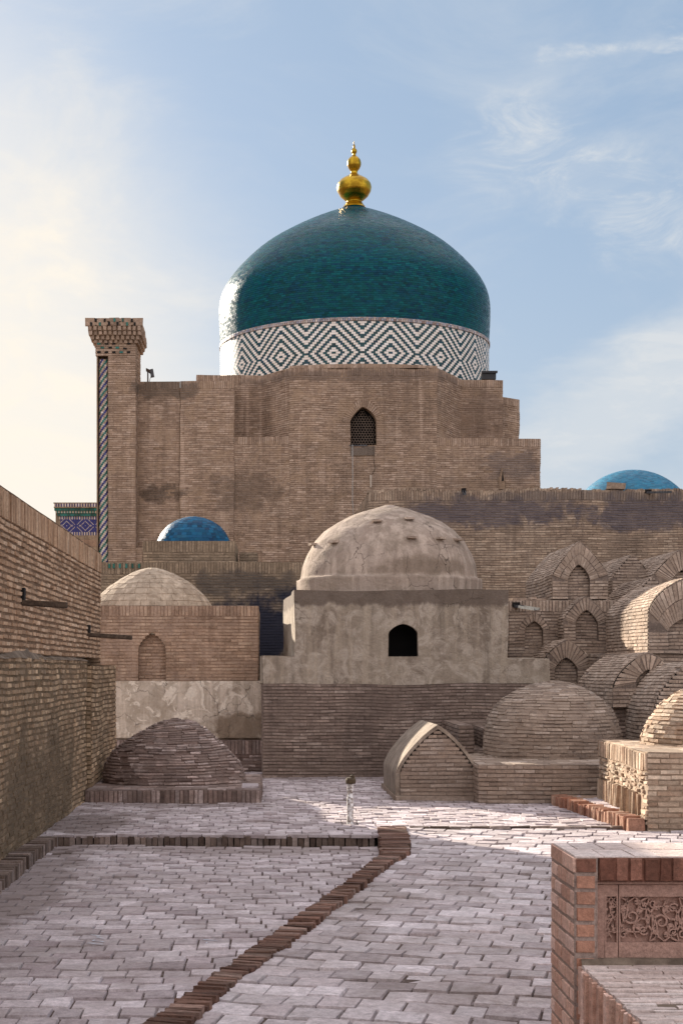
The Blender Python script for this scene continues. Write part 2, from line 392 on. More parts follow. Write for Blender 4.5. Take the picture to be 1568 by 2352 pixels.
# ------------------------------------------------------------------ materials
def base_mat(name):
    m = bpy.data.materials.new(name); m.use_nodes = True; nt = m.node_tree; b = nt.nodes['Principled BSDF']
    tc = N_(nt, 'ShaderNodeNewGeometry'); at = N_(nt, 'ShaderNodeAttribute', attribute_name='tint'); sp = N_(nt, 'ShaderNodeSeparateColor'); L_(nt, at.outputs['Color'], sp.inputs[0])
    return m, nt, b, tc.outputs['Position'], sp.outputs
def ramp(nt, fac, cols, interp='LINEAR'):
    r = N_(nt, 'ShaderNodeValToRGB'); L_(nt, fac, r.inputs[0]); e = r.color_ramp.elements; r.color_ramp.interpolation = interp
    while len(e) < len(cols): e.new(0.5)
    for i, c in enumerate(cols):
        e[i].position = i / (len(cols) - 1) if interp == 'LINEAR' else i / len(cols); e[i].color = tuple(c) + (1,)
    return r.outputs[0]
def stains_(nt, pos, col, stains):
    for (c, s, sc, k, ns) in stains:
        v = vmath(nt, 'SUBTRACT', pos, c).outputs[0]; v = vmath(nt, 'DIVIDE', v, s).outputs[0]; l = vmath(nt, 'LENGTH', v).outputs['Value']
        nz = noise(nt, pos, ns, 6, .65, .5); l = math_(nt, 'ADD', l, math_(nt, 'MULTIPLY', math_(nt, 'SUBTRACT', nz, .5), 2.4))
        f = maprange(nt, l, .55, 1.05, k, 0.0); col = mix(nt, f, col, sc)
    return col
def bump_(nt, b, pos, scales, strength, dist):
    h = None
    for s, w in scales:
        x = math_(nt, 'MULTIPLY', noise(nt, pos, s, 5, .6), w); h = x if h is None else math_(nt, 'ADD', h, x)
    bp = N_(nt, 'ShaderNodeBump'); L_(nt, h, bp.inputs['Height']); bp.inputs['Strength'].default_value = strength; bp.inputs['Distance'].default_value = dist
    L_(nt, bp.outputs[0], b.inputs['Normal'])
def brick(name, cols, dirt=(.12, .10, .085), dirt_amt=.5, dirt_scale=1.1, var=.35, fine=22, stains=(), streak=0.0, rough=.94, pale=None, pale_amt=0.0, is_mortar=False, smear=None):
    m, nt, b, pos, t = base_mat(name)
    col = ramp(nt, t[0], cols)
    val = math_(nt, 'MULTIPLY_ADD', t[1], var * 2, 1 - var); g = N_(nt, 'ShaderNodeCombineColor')
    for i in range(3): L_(nt, val, g.inputs[i])
    if not is_mortar: col = mix(nt, 1.0, col, g.outputs[0], 'MULTIPLY')
    f = math_(nt, 'MULTIPLY', maprange(nt, noise(nt, pos, fine, 6, .7), .25, .75, .62, 1.38, False), maprange(nt, noise(nt, pos, fine * 4.5, 4, .8), .28, .72, .72, 1.28, False)); g2 = N_(nt, 'ShaderNodeCombineColor')
    for i in range(3): L_(nt, f, g2.inputs[i])
    col = mix(nt, 1.0, col, g2.outputs[0], 'MULTIPLY')
    if pale: col = mix(nt, math_(nt, 'MULTIPLY', maprange(nt, noise(nt, pos, 3.3, 7, .7, .6), .48, .68), pale_amt), col, pale)
    if smear:                                            # old mortar and dust smeared across bricks and joints alike
        sm = math_(nt, 'MAXIMUM', maprange(nt, noise(nt, pos, smear[2], 8, .7, .8), smear[3], smear[3] + .10), maprange(nt, noise(nt, pos, smear[2] * 4.3, 7, .7, .5), smear[3] + .06, smear[3] + .15, 0, .8))
        g3 = N_(nt, 'ShaderNodeCombineColor'); fv = maprange(nt, noise(nt, pos, fine * 1.7, 6, .75), .25, .75, .75, 1.25, False)
        for i in range(3): L_(nt, fv, g3.inputs[i])
        col = mix(nt, math_(nt, 'MULTIPLY', sm, smear[1]), col, mix(nt, 1.0, smear[0], g3.outputs[0], 'MULTIPLY'))
    n1 = maprange(nt, noise(nt, pos, dirt_scale, 7, .62, .4), .42, .72); n2 = maprange(nt, noise(nt, pos, dirt_scale * 6, 5, .65, .8), .45, .72)
    dm = math_(nt, 'MULTIPLY', math_(nt, 'ADD', math_(nt, 'MULTIPLY', n1, .65), math_(nt, 'MULTIPLY', n2, .35), clamp=True), dirt_amt)
    col = mix(nt, dm, col, dirt)
    if streak:
        s = maprange(nt, noise(nt, pos, 2.2, 5, .6, 0, ((2.2, 2.2, .16),)), .5, .72, 0, streak); col = mix(nt, s, col, dirt)
        s = maprange(nt, noise(nt, pos, 2.0, 5, .6, 0, ((2.0, 2.0, .13), (0, 0, 0), (7, 3, 1))), .54, .74, 0, streak); col = mix(nt, s, col, tuple(min(1, c * 1.35) for c in cols[-1]))
    col = stains_(nt, pos, col, stains)
    L_(nt, col, b.inputs['Base Color']); b.inputs['Roughness'].default_value = rough; b.inputs['Specular IOR Level'].default_value = .18
    bump_(nt, b, pos, ((14, .6), (55, .4)), .75, .022)
    return m
def plaster(name, c1, c2, c3, crack=.6, drips=(), stains=(), pale=None):
    m, nt, b, pos, t = base_mat(name)
    col = mix(nt, maprange(nt, noise(nt, pos, 1.3, 7, .6, .6), .35, .65), c1, c2)
    col = mix(nt, maprange(nt, noise(nt, pos, 3.4, 8, .68, 1.2), .42, .62, 0, .9), col, c3)
    s = maprange(nt, noise(nt, pos, 2.4, 5, .6, 0, ((2.6, 2.6, .16),)), .46, .66, 0, .75); col = mix(nt, s, col, tuple(x * 1.28 for x in c2))
    s = maprange(nt, noise(nt, pos, 2.1, 5, .6, 0, ((3.0, 3.0, .2), (0, 0, 0), (4, 2, 1))), .5, .75, 0, .5); col = mix(nt, s, col, tuple(x * .6 for x in c1))
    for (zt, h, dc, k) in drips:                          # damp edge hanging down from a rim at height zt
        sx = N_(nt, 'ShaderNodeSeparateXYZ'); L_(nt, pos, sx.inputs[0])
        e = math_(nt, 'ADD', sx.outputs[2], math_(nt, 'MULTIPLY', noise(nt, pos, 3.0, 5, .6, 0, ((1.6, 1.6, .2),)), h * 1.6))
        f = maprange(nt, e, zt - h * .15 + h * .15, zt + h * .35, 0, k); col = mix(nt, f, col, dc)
    if pale: col = mix(nt, maprange(nt, noise(nt, pos, 2.1, 8, .7, 1.2), .545, .565, 0, .9), col, pale)
    col = stains_(nt, pos, col, stains)
    vo = N_(nt, 'ShaderNodeTexVoronoi', feature='DISTANCE_TO_EDGE'); vo.inputs['Scale'].default_value = 1.7
    dv = vmath(nt, 'ADD', pos, vmath(nt, 'SCALE', N_(nt, 'ShaderNodeTexNoise').outputs['Color']).outputs[0])
    nn = [x for x in nt.nodes if x.type == 'TEX_NOISE'][-1]; L_(nt, pos, nn.inputs['Vector']); nn.inputs['Scale'].default_value = 4; nn.inputs['Detail'].default_value = 5
    [x for x in nt.nodes if x.type == 'VECT_MATH' and x.operation == 'SCALE'][-1].inputs['Scale'].default_value = .35
    L_(nt, dv.outputs[0], vo.inputs['Vector'])
    ck = maprange(nt, vo.outputs['Distance'], 0, .012, 1, 0); ck = math_(nt, 'MULTIPLY', ck, maprange(nt, noise(nt, pos, 1.1, 3), .45, .6, 0, crack))
    col = mix(nt, ck, col, tuple(x * .3 for x in c1))
    f = maprange(nt, noise(nt, pos, 26, 6, .7), .25, .75, .84, 1.16, False); g2 = N_(nt, 'ShaderNodeCombineColor')
    for i in range(3): L_(nt, f, g2.inputs[i])
    col = mix(nt, 1.0, col, g2.outputs[0], 'MULTIPLY')
    L_(nt, col, b.inputs['Base Color']); b.inputs['Roughness'].default_value = .95; b.inputs['Specular IOR Level'].default_value = .15
    h = math_(nt, 'ADD', math_(nt, 'MULTIPLY', noise(nt, pos, 5, 6, .6), 1.0), math_(nt, 'MULTIPLY', noise(nt, pos, 40, 4, .6), .25)); h = math_(nt, 'SUBTRACT', h, math_(nt, 'MULTIPLY', ck, .5))
    bp = N_(nt, 'ShaderNodeBump'); L_(nt, h, bp.inputs['Height']); bp.inputs['Strength'].default_value = .7; bp.inputs['Distance'].default_value = .035; L_(nt, bp.outputs[0], b.inputs['Normal'])
    return m
def simple(name, col, rough=.6, metal=0.0, col2=None, scale=8, bump=0.0, bscale=30):
    m, nt, b, pos, t = base_mat(name)
    if col2: L_(nt, mix(nt, maprange(nt, noise(nt, pos, scale, 6, .65, .5), .4, .62), col, col2), b.inputs['Base Color'])
    else: b.inputs['Base Color'].default_value = tuple(col) + (1,)
    b.inputs['Roughness'].default_value = rough; b.inputs['Metallic'].default_value = metal
    if bump: bump_(nt, b, pos, ((bscale, 1),), bump, .01)
    return m
def glaze(name, cols, rough=.22, dirt=(.10, .08, .06), dirt_amt=.2, var=.3, bands=0.0, spec=.4):
    m, nt, b, pos, t = base_mat(name)
    col = ramp(nt, t[0], cols); val = math_(nt, 'MULTIPLY_ADD', t[1], var * 2, 1 - var); g = N_(nt, 'ShaderNodeCombineColor')
    for i in range(3): L_(nt, val, g.inputs[i])
    col = mix(nt, 1.0, col, g.outputs[0], 'MULTIPLY')
    if bands:
        s = maprange(nt, noise(nt, pos, 1.6, 6, .65, .3, ((.35, .35, 2.6),)), .35, .68, 0, bands); col = mix(nt, s, col, cols[-1])
    col = mix(nt, maprange(nt, noise(nt, pos, 2.4, 6, .65), .5, .75, 0, dirt_amt), col, dirt)
    L_(nt, col, b.inputs['Base Color']); L_(nt, math_(nt, 'MULTIPLY_ADD', t[2], .25, rough), b.inputs['Roughness'])
    b.inputs['Specular IOR Level'].default_value = spec
    bump_(nt, b, pos, ((9, 1),), .25, .01)
    return m

M_maus = brick('mausoleum_brick', [(0.295, 0.205, 0.147), (0.357, 0.252, 0.184), (0.409, 0.295, 0.218), (0.475, 0.355, 0.273)], (0.174, 0.121, 0.087), .7, .6, .13, 9, streak=.5,
    stains=[((X(380, 47.5), 47.5, Z(895, 47.5)), (1.3, 2, .35), (.10, .078, .062), .7, 1.6), ((X(830, 47.5), 47.5, Z(862, 47.5)), (4.6, 3, .22), (.17, .125, .10), .7, 2.2), ((X(370, 47.5), 47.5, Z(1130, 47.5)), (.7, 2, .35), (.05, .037, .03), .7, 2.6),
            ((X(560, 47.5), 47.5, Z(1130, 47.5)), (1.3, 2, .7), (.09, .065, .05), .5, 2.4), ((X(1130, 48), 48, Z(940, 48)), (1.6, 3, 1.0), (.13, .09, .07), .5, 1.2),
            ((X(1180, 47.5), 47.5, Z(1070, 47.5)), (.9, 2, .55), (.16, .13, .12), .6, 1.5)], smear=((0.375, 0.262, 0.178), 0.75, 1.6, 0.5))
M_mausm = brick('mausoleum_mortar', [(0.264, 0.180, 0.120)] * 3, (0.144, 0.102, 0.072), .5, .6, .1, 14, is_mortar=True, smear=((0.375, 0.262, 0.178), 0.75, 1.6, 0.5))
M_rwall = brick('right_wall_brick', [(0.269, 0.194, 0.136), (0.342, 0.246, 0.176), (0.401, 0.297, 0.212), (0.481, 0.369, 0.272)], (0.133, 0.097, 0.077), .6, .6, .17, 10, streak=.3,
    stains=[((X(1120, 39), 39, Z(1175, 39)), (2.6, 2, .42), (.085, .078, .10), .75, 2.6), ((X(1500, 39), 39, Z(1180, 39)), (2.0, 2, .5), (.085, .08, .105), .75, 2.4),
            ((X(1330, 39), 39, Z(1140, 39)), (4.0, 2, .16), (.13, .11, .105), .55, 2.4)], smear=((0.3, 0.225, 0.165), 0.75, 1.8, 0.49))
M_rwallm = brick('right_wall_mortar', [(0.191, 0.141, 0.107)] * 3, (0.101, 0.079, 0.068), .6, .6, .1, 14, is_mortar=True, smear=((0.3, 0.225, 0.165), 0.75, 1.8, 0.49))
M_old = brick('weathered_brick', [(0.280, 0.209, 0.160), (0.365, 0.271, 0.205), (0.430, 0.326, 0.251), (0.532, 0.425, 0.336)], (0.144, 0.107, 0.086), .6, .9, .18, 14, pale=(0.660, 0.545, 0.459), pale_amt=.35, smear=((0.375, 0.285, 0.219), 0.8, 2.2, 0.47))
M_oldm = brick('weathered_mortar', [(0.189, 0.145, 0.118)] * 3, (0.089, 0.069, 0.059), .6, .9, .1, 18, is_mortar=True, smear=((0.319, 0.242, 0.186), 0.8, 2.2, 0.47))
M_front = brick('tomb_base_brick', [(0.193, 0.139, 0.112), (0.236, 0.174, 0.139), (0.287, 0.213, 0.171), (0.337, 0.264, 0.218)], (0.094, 0.069, 0.061), .65, .7, .18, 12, streak=.25, smear=((0.235, 0.175, 0.14), 0.8, 2.0, 0.47))
M_frontm = brick('tomb_base_mortar', [(0.133, 0.098, 0.079)] * 3, (0.071, 0.053, 0.047), .6, .8, .1, 18, is_mortar=True, smear=((0.200, 0.149, 0.119), 0.8, 2.0, 0.47))
M_left = brick('left_wall_brick', [(.33, .205, .125), (.45, .295, .19), (.54, .37, .245), (.62, .45, .315)], (.20, .125, .075), .35, 1.0, .18, 18, smear=((0.36, 0.24, 0.155), 0.6, 1.8, 0.54))
M_leftm = brick('left_wall_mortar', [(.20, .13, .082)] * 3 or [(0.115, 0.072, 0.043)] * 3, (0.067, 0.043, 0.029), .5, 1.2, .1, 18, is_mortar=True, smear=((0.36, 0.24, 0.155), 0.6, 1.8, 0.54))
M_leftb = brick('left_base_brick', [(0.219, 0.146, 0.088), (0.320, 0.218, 0.135), (0.467, 0.330, 0.211), (0.559, 0.406, 0.261)], (0.184, 0.123, 0.073), .75, .9, .34, 18, pale=(0.292, 0.206, 0.129), pale_amt=.6,
    stains=[((-2.6, 17.5, .5), (.8, 3.8, 1.0), (.10, .075, .05), .75, 1.0)], smear=((0.25, 0.195, 0.14), 0.6, 2.4, 0.50))
M_leftbm = brick('left_base_mortar', [(0.152, 0.108, 0.066)] * 3, (0.097, 0.068, 0.042), .6, 1.2, .1, 18, is_mortar=True, smear=((0.226, 0.161, 0.101), 0.8, 2.0, 0.47))
M_shrine = brick('shrine_brick', [(0.291, 0.194, 0.134), (0.354, 0.238, 0.166), (0.406, 0.278, 0.198), (0.445, 0.319, 0.230)], (0.096, 0.056, 0.043), .55, 1.6, .15, 16, streak=.45, smear=((0.370, 0.262, 0.196), 0.75, 2.4, 0.48))
M_shrinem = brick('shrine_mortar', [(0.270, 0.177, 0.120)] * 3, (0.125, 0.078, 0.052), .5, 1.2, .1, 18, is_mortar=True, smear=((0.39, 0.262, 0.185), 0.75, 2.4, 0.48))
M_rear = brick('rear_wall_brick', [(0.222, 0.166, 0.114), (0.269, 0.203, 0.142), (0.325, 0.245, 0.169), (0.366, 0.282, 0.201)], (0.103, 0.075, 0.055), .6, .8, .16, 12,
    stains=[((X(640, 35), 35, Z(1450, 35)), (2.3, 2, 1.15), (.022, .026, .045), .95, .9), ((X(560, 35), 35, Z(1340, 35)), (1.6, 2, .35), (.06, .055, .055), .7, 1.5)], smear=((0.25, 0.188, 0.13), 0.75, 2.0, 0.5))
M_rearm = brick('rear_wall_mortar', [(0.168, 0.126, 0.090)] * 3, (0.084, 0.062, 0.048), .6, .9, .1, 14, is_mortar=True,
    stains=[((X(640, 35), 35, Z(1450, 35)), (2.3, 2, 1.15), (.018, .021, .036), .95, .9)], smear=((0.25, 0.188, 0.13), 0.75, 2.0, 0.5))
M_mound = brick('mound_brick', [(0.168, 0.116, 0.097), (0.232, 0.168, 0.141), (0.297, 0.222, 0.193), (0.438, 0.354, 0.322)], (0.093, 0.064, 0.060), .55, 1.4, .4, 18, smear=((0.218, 0.161, 0.136), 0.8, 3.0, 0.48))
M_moundm = brick('mound_mortar', [(0.193, 0.133, 0.111)] * 3, (0.089, 0.065, 0.059), .5, 1.2, .1, 18, is_mortar=True, smear=((0.209, 0.154, 0.130), 0.8, 3.0, 0.48))
M_dometomb = brick('dome_tomb_brick', [(0.252, 0.188, 0.145), (0.315, 0.240, 0.186), (0.370, 0.288, 0.227), (0.445, 0.364, 0.303)], (0.139, 0.101, 0.080), .45, 1.2, .18, 16, smear=((0.32, 0.245, 0.19), 0.8, 2.6, 0.47))
M_dometombm = brick('dome_tomb_mortar', [(0.218, 0.168, 0.134)] * 3, (0.109, 0.080, 0.067), .5, 1.2, .1, 18, is_mortar=True, smear=((0.32, 0.245, 0.19), 0.8, 2.6, 0.47))
M_lit = brick('ochre_brick', [(0.276, 0.181, 0.122), (0.386, 0.274, 0.194), (0.478, 0.363, 0.265), (0.552, 0.451, 0.347)], (0.147, 0.088, 0.056), .4, 2.0, .3, 18, pale=(0.552, 0.470, 0.377), pale_amt=.35, smear=((0.423, 0.323, 0.240), 0.6, 3.0, 0.5))
M_litm = brick('ochre_mortar', [(0.324, 0.247, 0.180)] * 3, (0.153, 0.104, 0.070), .5, 2, .1, 18, is_mortar=True, smear=((0.414, 0.314, 0.235), 0.6, 3.0, 0.5))
M_pave = brick('paving_brick', [(.36, .295, .30), (.45, .385, .39), (.53, .46, .465), (.62, .55, .56)], (0.235, 0.185, 0.165), .6, .9, .16, 15, pale=(0.560, 0.510, 0.480), pale_amt=.35, smear=((0.43, 0.365, 0.36), 0.7, 2.2, 0.52),
    stains=[((-2.35, 19.3, .1), (.95, 1.7, .6), (.17, .13, .115), .75, 1.6), ((-1.2, 21.6, .1), (1.9, .5, .6), (.20, .155, .14), .6, 2.0), ((-2.3, 14.5, 0), (.55, 3.6, .5), (.22, .175, .16), .7, 1.8), ((1.5, 27.2, .1), (3.0, .6, .5), (.2, .155, .14), .6, 1.8), ((2.3, 22.6, .1), (1.2, .5, .5), (.2, .155, .13), .6, 2.0), ((-.9, 17.3, 0), (2.6, .5, .4), (.25, .2, .185), .6, 2.0)])
M_pavem = brick('paving_joint', [(.105, .075, .062)] * 3 or [(0.136, 0.100, 0.078)] * 3, (0.091, 0.069, 0.055), .5, 1.5, .1, 24, is_mortar=True, smear=((0.43, 0.365, 0.36), 0.7, 2.2, 0.52))
M_path = brick('path_brick', [(.38, .32, .32), (.47, .405, .405), (.54, .475, .475), (.62, .555, .56)], (.21, .165, .14), .95, .6, .16, 16, pale=(.58, .53, .52), pale_amt=.4)
M_kerb = brick('kerb_brick', [(0.100, 0.052, 0.038), (0.150, 0.080, 0.058), (0.205, 0.115, 0.085), (0.27, 0.185, 0.150)], (0.120, 0.085, 0.065), .8, 1.6, .4, 18)
M_dust = brick('dusty_kerb_brick', [(0.100, 0.069, 0.054), (0.154, 0.112, 0.089), (0.216, 0.162, 0.135), (0.277, 0.223, 0.197)], (0.077, 0.055, 0.045), .5, 2.2, .35, 18)
M_new = brick('orange_brick', [(.60, .36, .27), (.68, .44, .34), (.74, .50, .40), (.78, .56, .47)], (0.40, 0.200, 0.140), .4, 3.0, .12, 30)
M_newm = brick('grey_joint', [(0.40, 0.31, 0.265)] * 3, (0.204, 0.144, 0.120), .5, 3, .1, 40, is_mortar=True)
M_newdark = brick('dark_red_brick', [(.15, .062, .042), (.20, .09, .062), (.26, .125, .088)], (.10, .055, .04), .6, 4, .25, 30)
M_pier = brick('pier_brick', [(.42, .215, .145), (.48, .26, .18), (.53, .30, .215)], (.26, .115, .075), .5, 4.0, .16, 30)
M_newtop = brick('coping_brick', [(0.483, 0.378, 0.336), (0.578, 0.473, 0.430), (0.651, 0.557, 0.514)], (0.378, 0.273, 0.231), .35, 3, .12, 26)
M_terra = brick('terracotta', [(0.408, 0.257, 0.204)] * 3, (0.285, 0.166, 0.128), .45, 3.5, .08, 40)
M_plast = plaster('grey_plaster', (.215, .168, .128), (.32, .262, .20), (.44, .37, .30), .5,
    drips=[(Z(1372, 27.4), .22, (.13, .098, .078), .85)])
M_domepl = plaster('dome_plaster', (0.309, 0.236, 0.187), (0.382, 0.304, 0.246), (0.272, 0.214, 0.164), .9,
    stains=[((X(960, 28.6), 28.6, Z(1305, 28.6)), (1.15, 2, .2), (.20, .15, .11), .7, 2.0)])
M_palepl = plaster('flaking_plaster', (0.438, 0.362, 0.288), (0.537, 0.456, 0.375), (0.375, 0.306, 0.237), 1.0, pale=(0.700, 0.613, 0.512),
    stains=[((X(560, 28.9), 28.9, Z(1670, 28.9)), (1.1, 2, .35), (.20, .145, .10), .85, 1.6)])
M_shdome = plaster('shrine_dome_plaster', (0.374, 0.290, 0.215), (0.449, 0.360, 0.271), (0.309, 0.234, 0.168), .5)
M_skin = plaster('vault_skin', (.26, .21, .165), (.33, .27, .215), (.20, .155, .12), .5)
M_soil = plaster('earth', (.16, .12, .09), (.21, .165, .125), (.13, .10, .075), .2)
M_teal = glaze('teal_glaze', [(.001, .046, .052), (.001, .070, .078), (.002, .050, .088), (.001, .037, .070), (.002, .09, .10)], .18, var=.3, bands=.45, dirt=(.004, .045, .035), dirt_amt=.35, spec=.11)
M_blue = glaze('blue_glaze', [(.003, .045, .10), (.004, .075, .16), (.006, .10, .19), (.003, .03, .075)], .4, var=.35, spec=.2, dirt=(.05, .08, .09))
M_turq = glaze('turquoise_glaze', [(.005, .11, .20), (.008, .15, .26), (.012, .18, .29)], .35, var=.2)
M_bteal = glaze('dark_teal_tile', [(.002, .035, .038), (.003, .055, .06), (.003, .035, .065)], .22, dirt_amt=.05)
M_bwhite = glaze('ivory_tile', [(.74, .66, .57), (.80, .73, .65), (.82, .77, .72)], .35, dirt=(.5, .4, .3), var=.05)
M_bpale = glaze('faded_border_tile', [(.40, .33, .28), (.25, .27, .36), (.52, .45, .40), (.28, .19, .16)], .5)
M_navy = glaze('navy_tile', [(.012, .012, .09), (.02, .02, .15), (.025, .03, .18)], .3, dirt_amt=.1)
M_green = glaze('green_tile', [(.006, .07, .05), (.01, .12, .09), (.012, .16, .14)], .3, dirt_amt=.1)
M_cream = glaze('cream_tile', [(.42, .33, .24), (.52, .43, .34), (.58, .52, .46)], .4)
M_gold = simple('gold', (.52, .33, .03), .3, 1.0, (.30, .17, .015), 2.5, .15, 14)
M_black = simple('black_metal', (.015, .015, .017), .5)
M_hole = simple('dark_interior', (.012, .010, .009), 1.0)
M_wood = simple('old_wood', (.055, .035, .022), .85, 0, (.11, .075, .05), 12, .6, 40)
M_grill = simple('lattice_clay', (.13, .095, .07), .9, 0, (.09, .065, .05), 6)
M_white = simple('peeling_white_paint', (.78, .77, .76), .7, 0, (.20, .15, .12), 26, .5, 30)
M_rust = simple('rusty_stump', (.10, .07, .035), .9, 0, (.05, .032, .02), 25, .9, 40)
M_zinc = simple('zinc', (.10, .10, .105), .95, 0, (.05, .045, .045), 12)
M_moss = simple('moss', (.07, .075, .01), 1.0, 0, (.12, .10, .03), 20, .8, 60)
M_wire = simple('pale_cable', (.5, .48, .44), .6)
M_glint = simple('blue_white_glint', (.62, .70, .78), .7, 0, (.45, .42, .44), 30)  # pale colour for the light glints painted on the paving

M_kerblit = brick('red_edging_brick', [(.25, .11, .07), (.36, .18, .12), (.46, .27, .19), (.56, .38, .28)], (.12, .08, .055), .5, 3, .3, 20)
M_earth = brick('crumbled_earth', [(.30, .205, .145)] * 3, (.16, .10, .07), .6, 5, .2, 30)
TZ = .10                                                # upper terrace level

# ------------------------------------------------------------------ ground and paving
mb = MB(); mb.add([(-1500, -50, -.12), (1500, -50, -.12), (1500, 2500, -.12), (-1500, 2500, -.12)], [[0, 1, 2, 3]], 0)
structure(mb.build('ground', [M_soil]))

KL = np.array([(7.0, -1.25), (8.0, -.93), (8.89, -.654), (9.81, -.44), (11.37, -.04), (14.2, .72), (15.9, 1.12), (17.7, 1.22), (18.74, 1.28)])   # kerb left edge (Y, X)
KR = np.array([(7.0, -.98), (8.0, -.66), (8.7, -.44), (9.9, -.215), (11.5, .227), (14.96, 1.10), (16.2, 1.46), (17.7, 1.58), (18.74, 1.62)])
kl = lambda y: float(np.interp(y, KL[:, 0], KL[:, 1])); kr = lambda y: float(np.interp(y, KR[:, 0], KR[:, 1]))
def pz(y):                                              # level of the right-hand path
    t = np.clip((np.asarray(y, float) - 10.5) / 7.5, 0, 1); return TZ * t * t * (3 - 2 * t)
def kz(y):
    t = np.clip((np.asarray(y, float) - 10.0) / 5.6, 0, 1); return .035 + (TZ + .02 - .035) * t * t * (3 - 2 * t)
def pave(name, poly, row, blen, zf, rot=0.0, gap=.017, d=.015, jit=1.3, hole=None, mats=None, ug=.45):
    """bricks laid flat inside a polygon, rows turned by rot"""
    mb = MB(); c, s = math.cos(rot), math.sin(rot); Q = [(x * c - y * s, x * s + y * c) for x, y in poly]
    def M(u, v, n):
        u, v, n = np.broadcast_arrays(np.asarray(u, float), np.asarray(v, float), np.asarray(n, float))
        x = u * c + v * s; y = -u * s + v * c; q = np.stack([x, y, 0 * x], -1).reshape(-1, 3)
        y2 = y + (vnoise(q, .8, 31) * .10 + vnoise(q, 2.7, 32) * .035).reshape(y.shape) * (0 if hole else 1)
        return np.stack([x, y2, zf(y) + n + (vnoise(q, .7, 33) * .03 + vnoise(q, 2.5, 34) * .012).reshape(y.shape)], -1)
    def segs(v):
        ii = []
        for k in range(len(Q)):
            (ax, ay), (bx, by) = Q[k], Q[(k + 1) % len(Q)]
            if (ay - v) * (by - v) < 0: ii.append(ax + (bx - ax) * (v - ay) / (by - ay))
        ii.sort(); iv = [(ii[k], ii[k + 1]) for k in range(0, len(ii) - 1, 2)]
        if hole and hole[2] < v < hole[3]: iv = sub(iv, hole[0], hole[1])
        return iv
    v0, v1 = min(q[1] for q in Q), max(q[1] for q in Q); rows = int((v1 - v0) / .12); e = 1e-4
    for k in range(rows):
        va, vb = v0 + (v1 - v0) * k / rows, v0 + (v1 - v0) * (k + 1) / rows; sa, sb = segs(va + e), segs(vb - e)
        if len(sa) != len(sb): sb = sa if len(sa) > len(sb) else sb; sa = sb
        for (a0, a1), (b0, b1) in zip(sa, sb):
            n = 10; P = np.concatenate([M(np.linspace(a0, a1, n + 1), va, -.004), M(np.linspace(b0, b1, n + 1), vb, -.004)]); i = np.arange(n); mb.add(P, np.stack([i, i + 1, i + n + 2, i + n + 1], 1), 1)
    lay(mb, M, v0, v1, row, blen, segs, d, gap, jit=jit, inset=.007, drop=.004, ug=ug)
    return structure(mb.build(name, mats or [M_pave, M_pavem]))
STEP_Y = 17.69
HX0, HX1, HY0, HY1 = .80, 1.30, 19.10, 19.42
KLp = [(float(x), float(y)) for y, x in KL]; KRp = [(float(x), float(y)) for y, x in KR]
pave('courtyard', [(-2.46, 7.0)] + [(x + .03, y) for x, y in KLp if y < 17.7] + [(1.22, STEP_Y), (-2.46, STEP_Y)], .228, .214, lambda y: 0.0 * y - .016, rot=.008)
pave('path', [(x - .03, y) for x, y in KRp][::-1] + [(6.6, 7.0), (6.6, 18.66)], .280, .252, lambda y: pz(y) - .016, rot=math.radians(14), mats=[M_path, M_pavem], gap=.022)
pave('terrace', [(-2.7, STEP_Y + .13), (1.25, STEP_Y + .13), (1.30, 18.74), (9.5, 18.74), (9.5, 30.5), (-2.7, 30.5)], .215, .195, lambda y: 0 * y + TZ - .014, gap=.018, d=.018, hole=(HX0, HX1, HY0, HY1))
# step edging bricks on edge along the terrace front and along the left wall (one structure with soldier bricks)
mb = MB()
xs = np.arange(-2.42, 1.20, .066); n = len(xs)
boxes(mb, np.stack([xs + rng.uniform(-.004, .004, n), np.full(n, STEP_Y + .065) + rng.uniform(-.01, .012, n), np.full(n, TZ / 2 - .02) + rng.uniform(-.006, .006, n)], 1),
      [(.0285, 0, 0)], [(0, .075, 0)], [(0, 0, TZ / 2 + .02)], 0, .004)
xs = np.arange(-2.45, 1.2, .24); n = len(xs)
boxes(mb, np.stack([xs + .12, np.full(n, STEP_Y + .07) + rng.uniform(-.012, .012, n), np.full(n, TZ + .004) + rng.uniform(-.004, .005, n)], 1), [(.112, 0, 0)], [(0, .085, 0)], [(0, 0, .016)], 2, .007)
ys = np.arange(6.5, STEP_Y, .062); n = len(ys)
boxes(mb, np.stack([np.full(n, -2.55) + rng.uniform(-.015, .015, n), ys, np.full(n, .045) + rng.uniform(-.012, .012, n) + .02 * np.sin(ys * 1.3)], 1),
      [(.15, 0, 0)], [(0, .026, 0)], [(0, 0, .07)], 0, .005)
structure(mb.build('terrace_edge', [M_dust, M_frontm, M_pave]))
# diagonal kerb of bricks on edge
mb = MB(); C, A, B, Hh = [], [], [], []
y = 6.6
while y < 18.74:
    a = V3(kl(y), y, 0); b = V3(kr(y), y, 0)
    dl = V3(kl(y + .1) - kl(y - .1), .2, 0); dl /= np.linalg.norm(dl); nn_ = V3(dl[1], -dl[0], 0)
    w = float(np.dot(b - a, nn_)) / 2 * .92; c = (a + b) / 2 + nn_ * rng.uniform(-.018, .018); zt = float(kz(y)) + rng.uniform(-.006, .006)
    C.append((c[0], c[1], zt / 2 - .03)); A.append(nn_ * w * rng.uniform(.93, 1.05)); B.append(dl * .026 + nn_ * rng.uniform(-.003, .003)); Hh.append((0, 0, zt / 2 + .03))
    y += .062 * dl[1]
boxes(mb, C, A, B, Hh, 0, .006)
structure(mb.build('kerb', [M_kerb]))
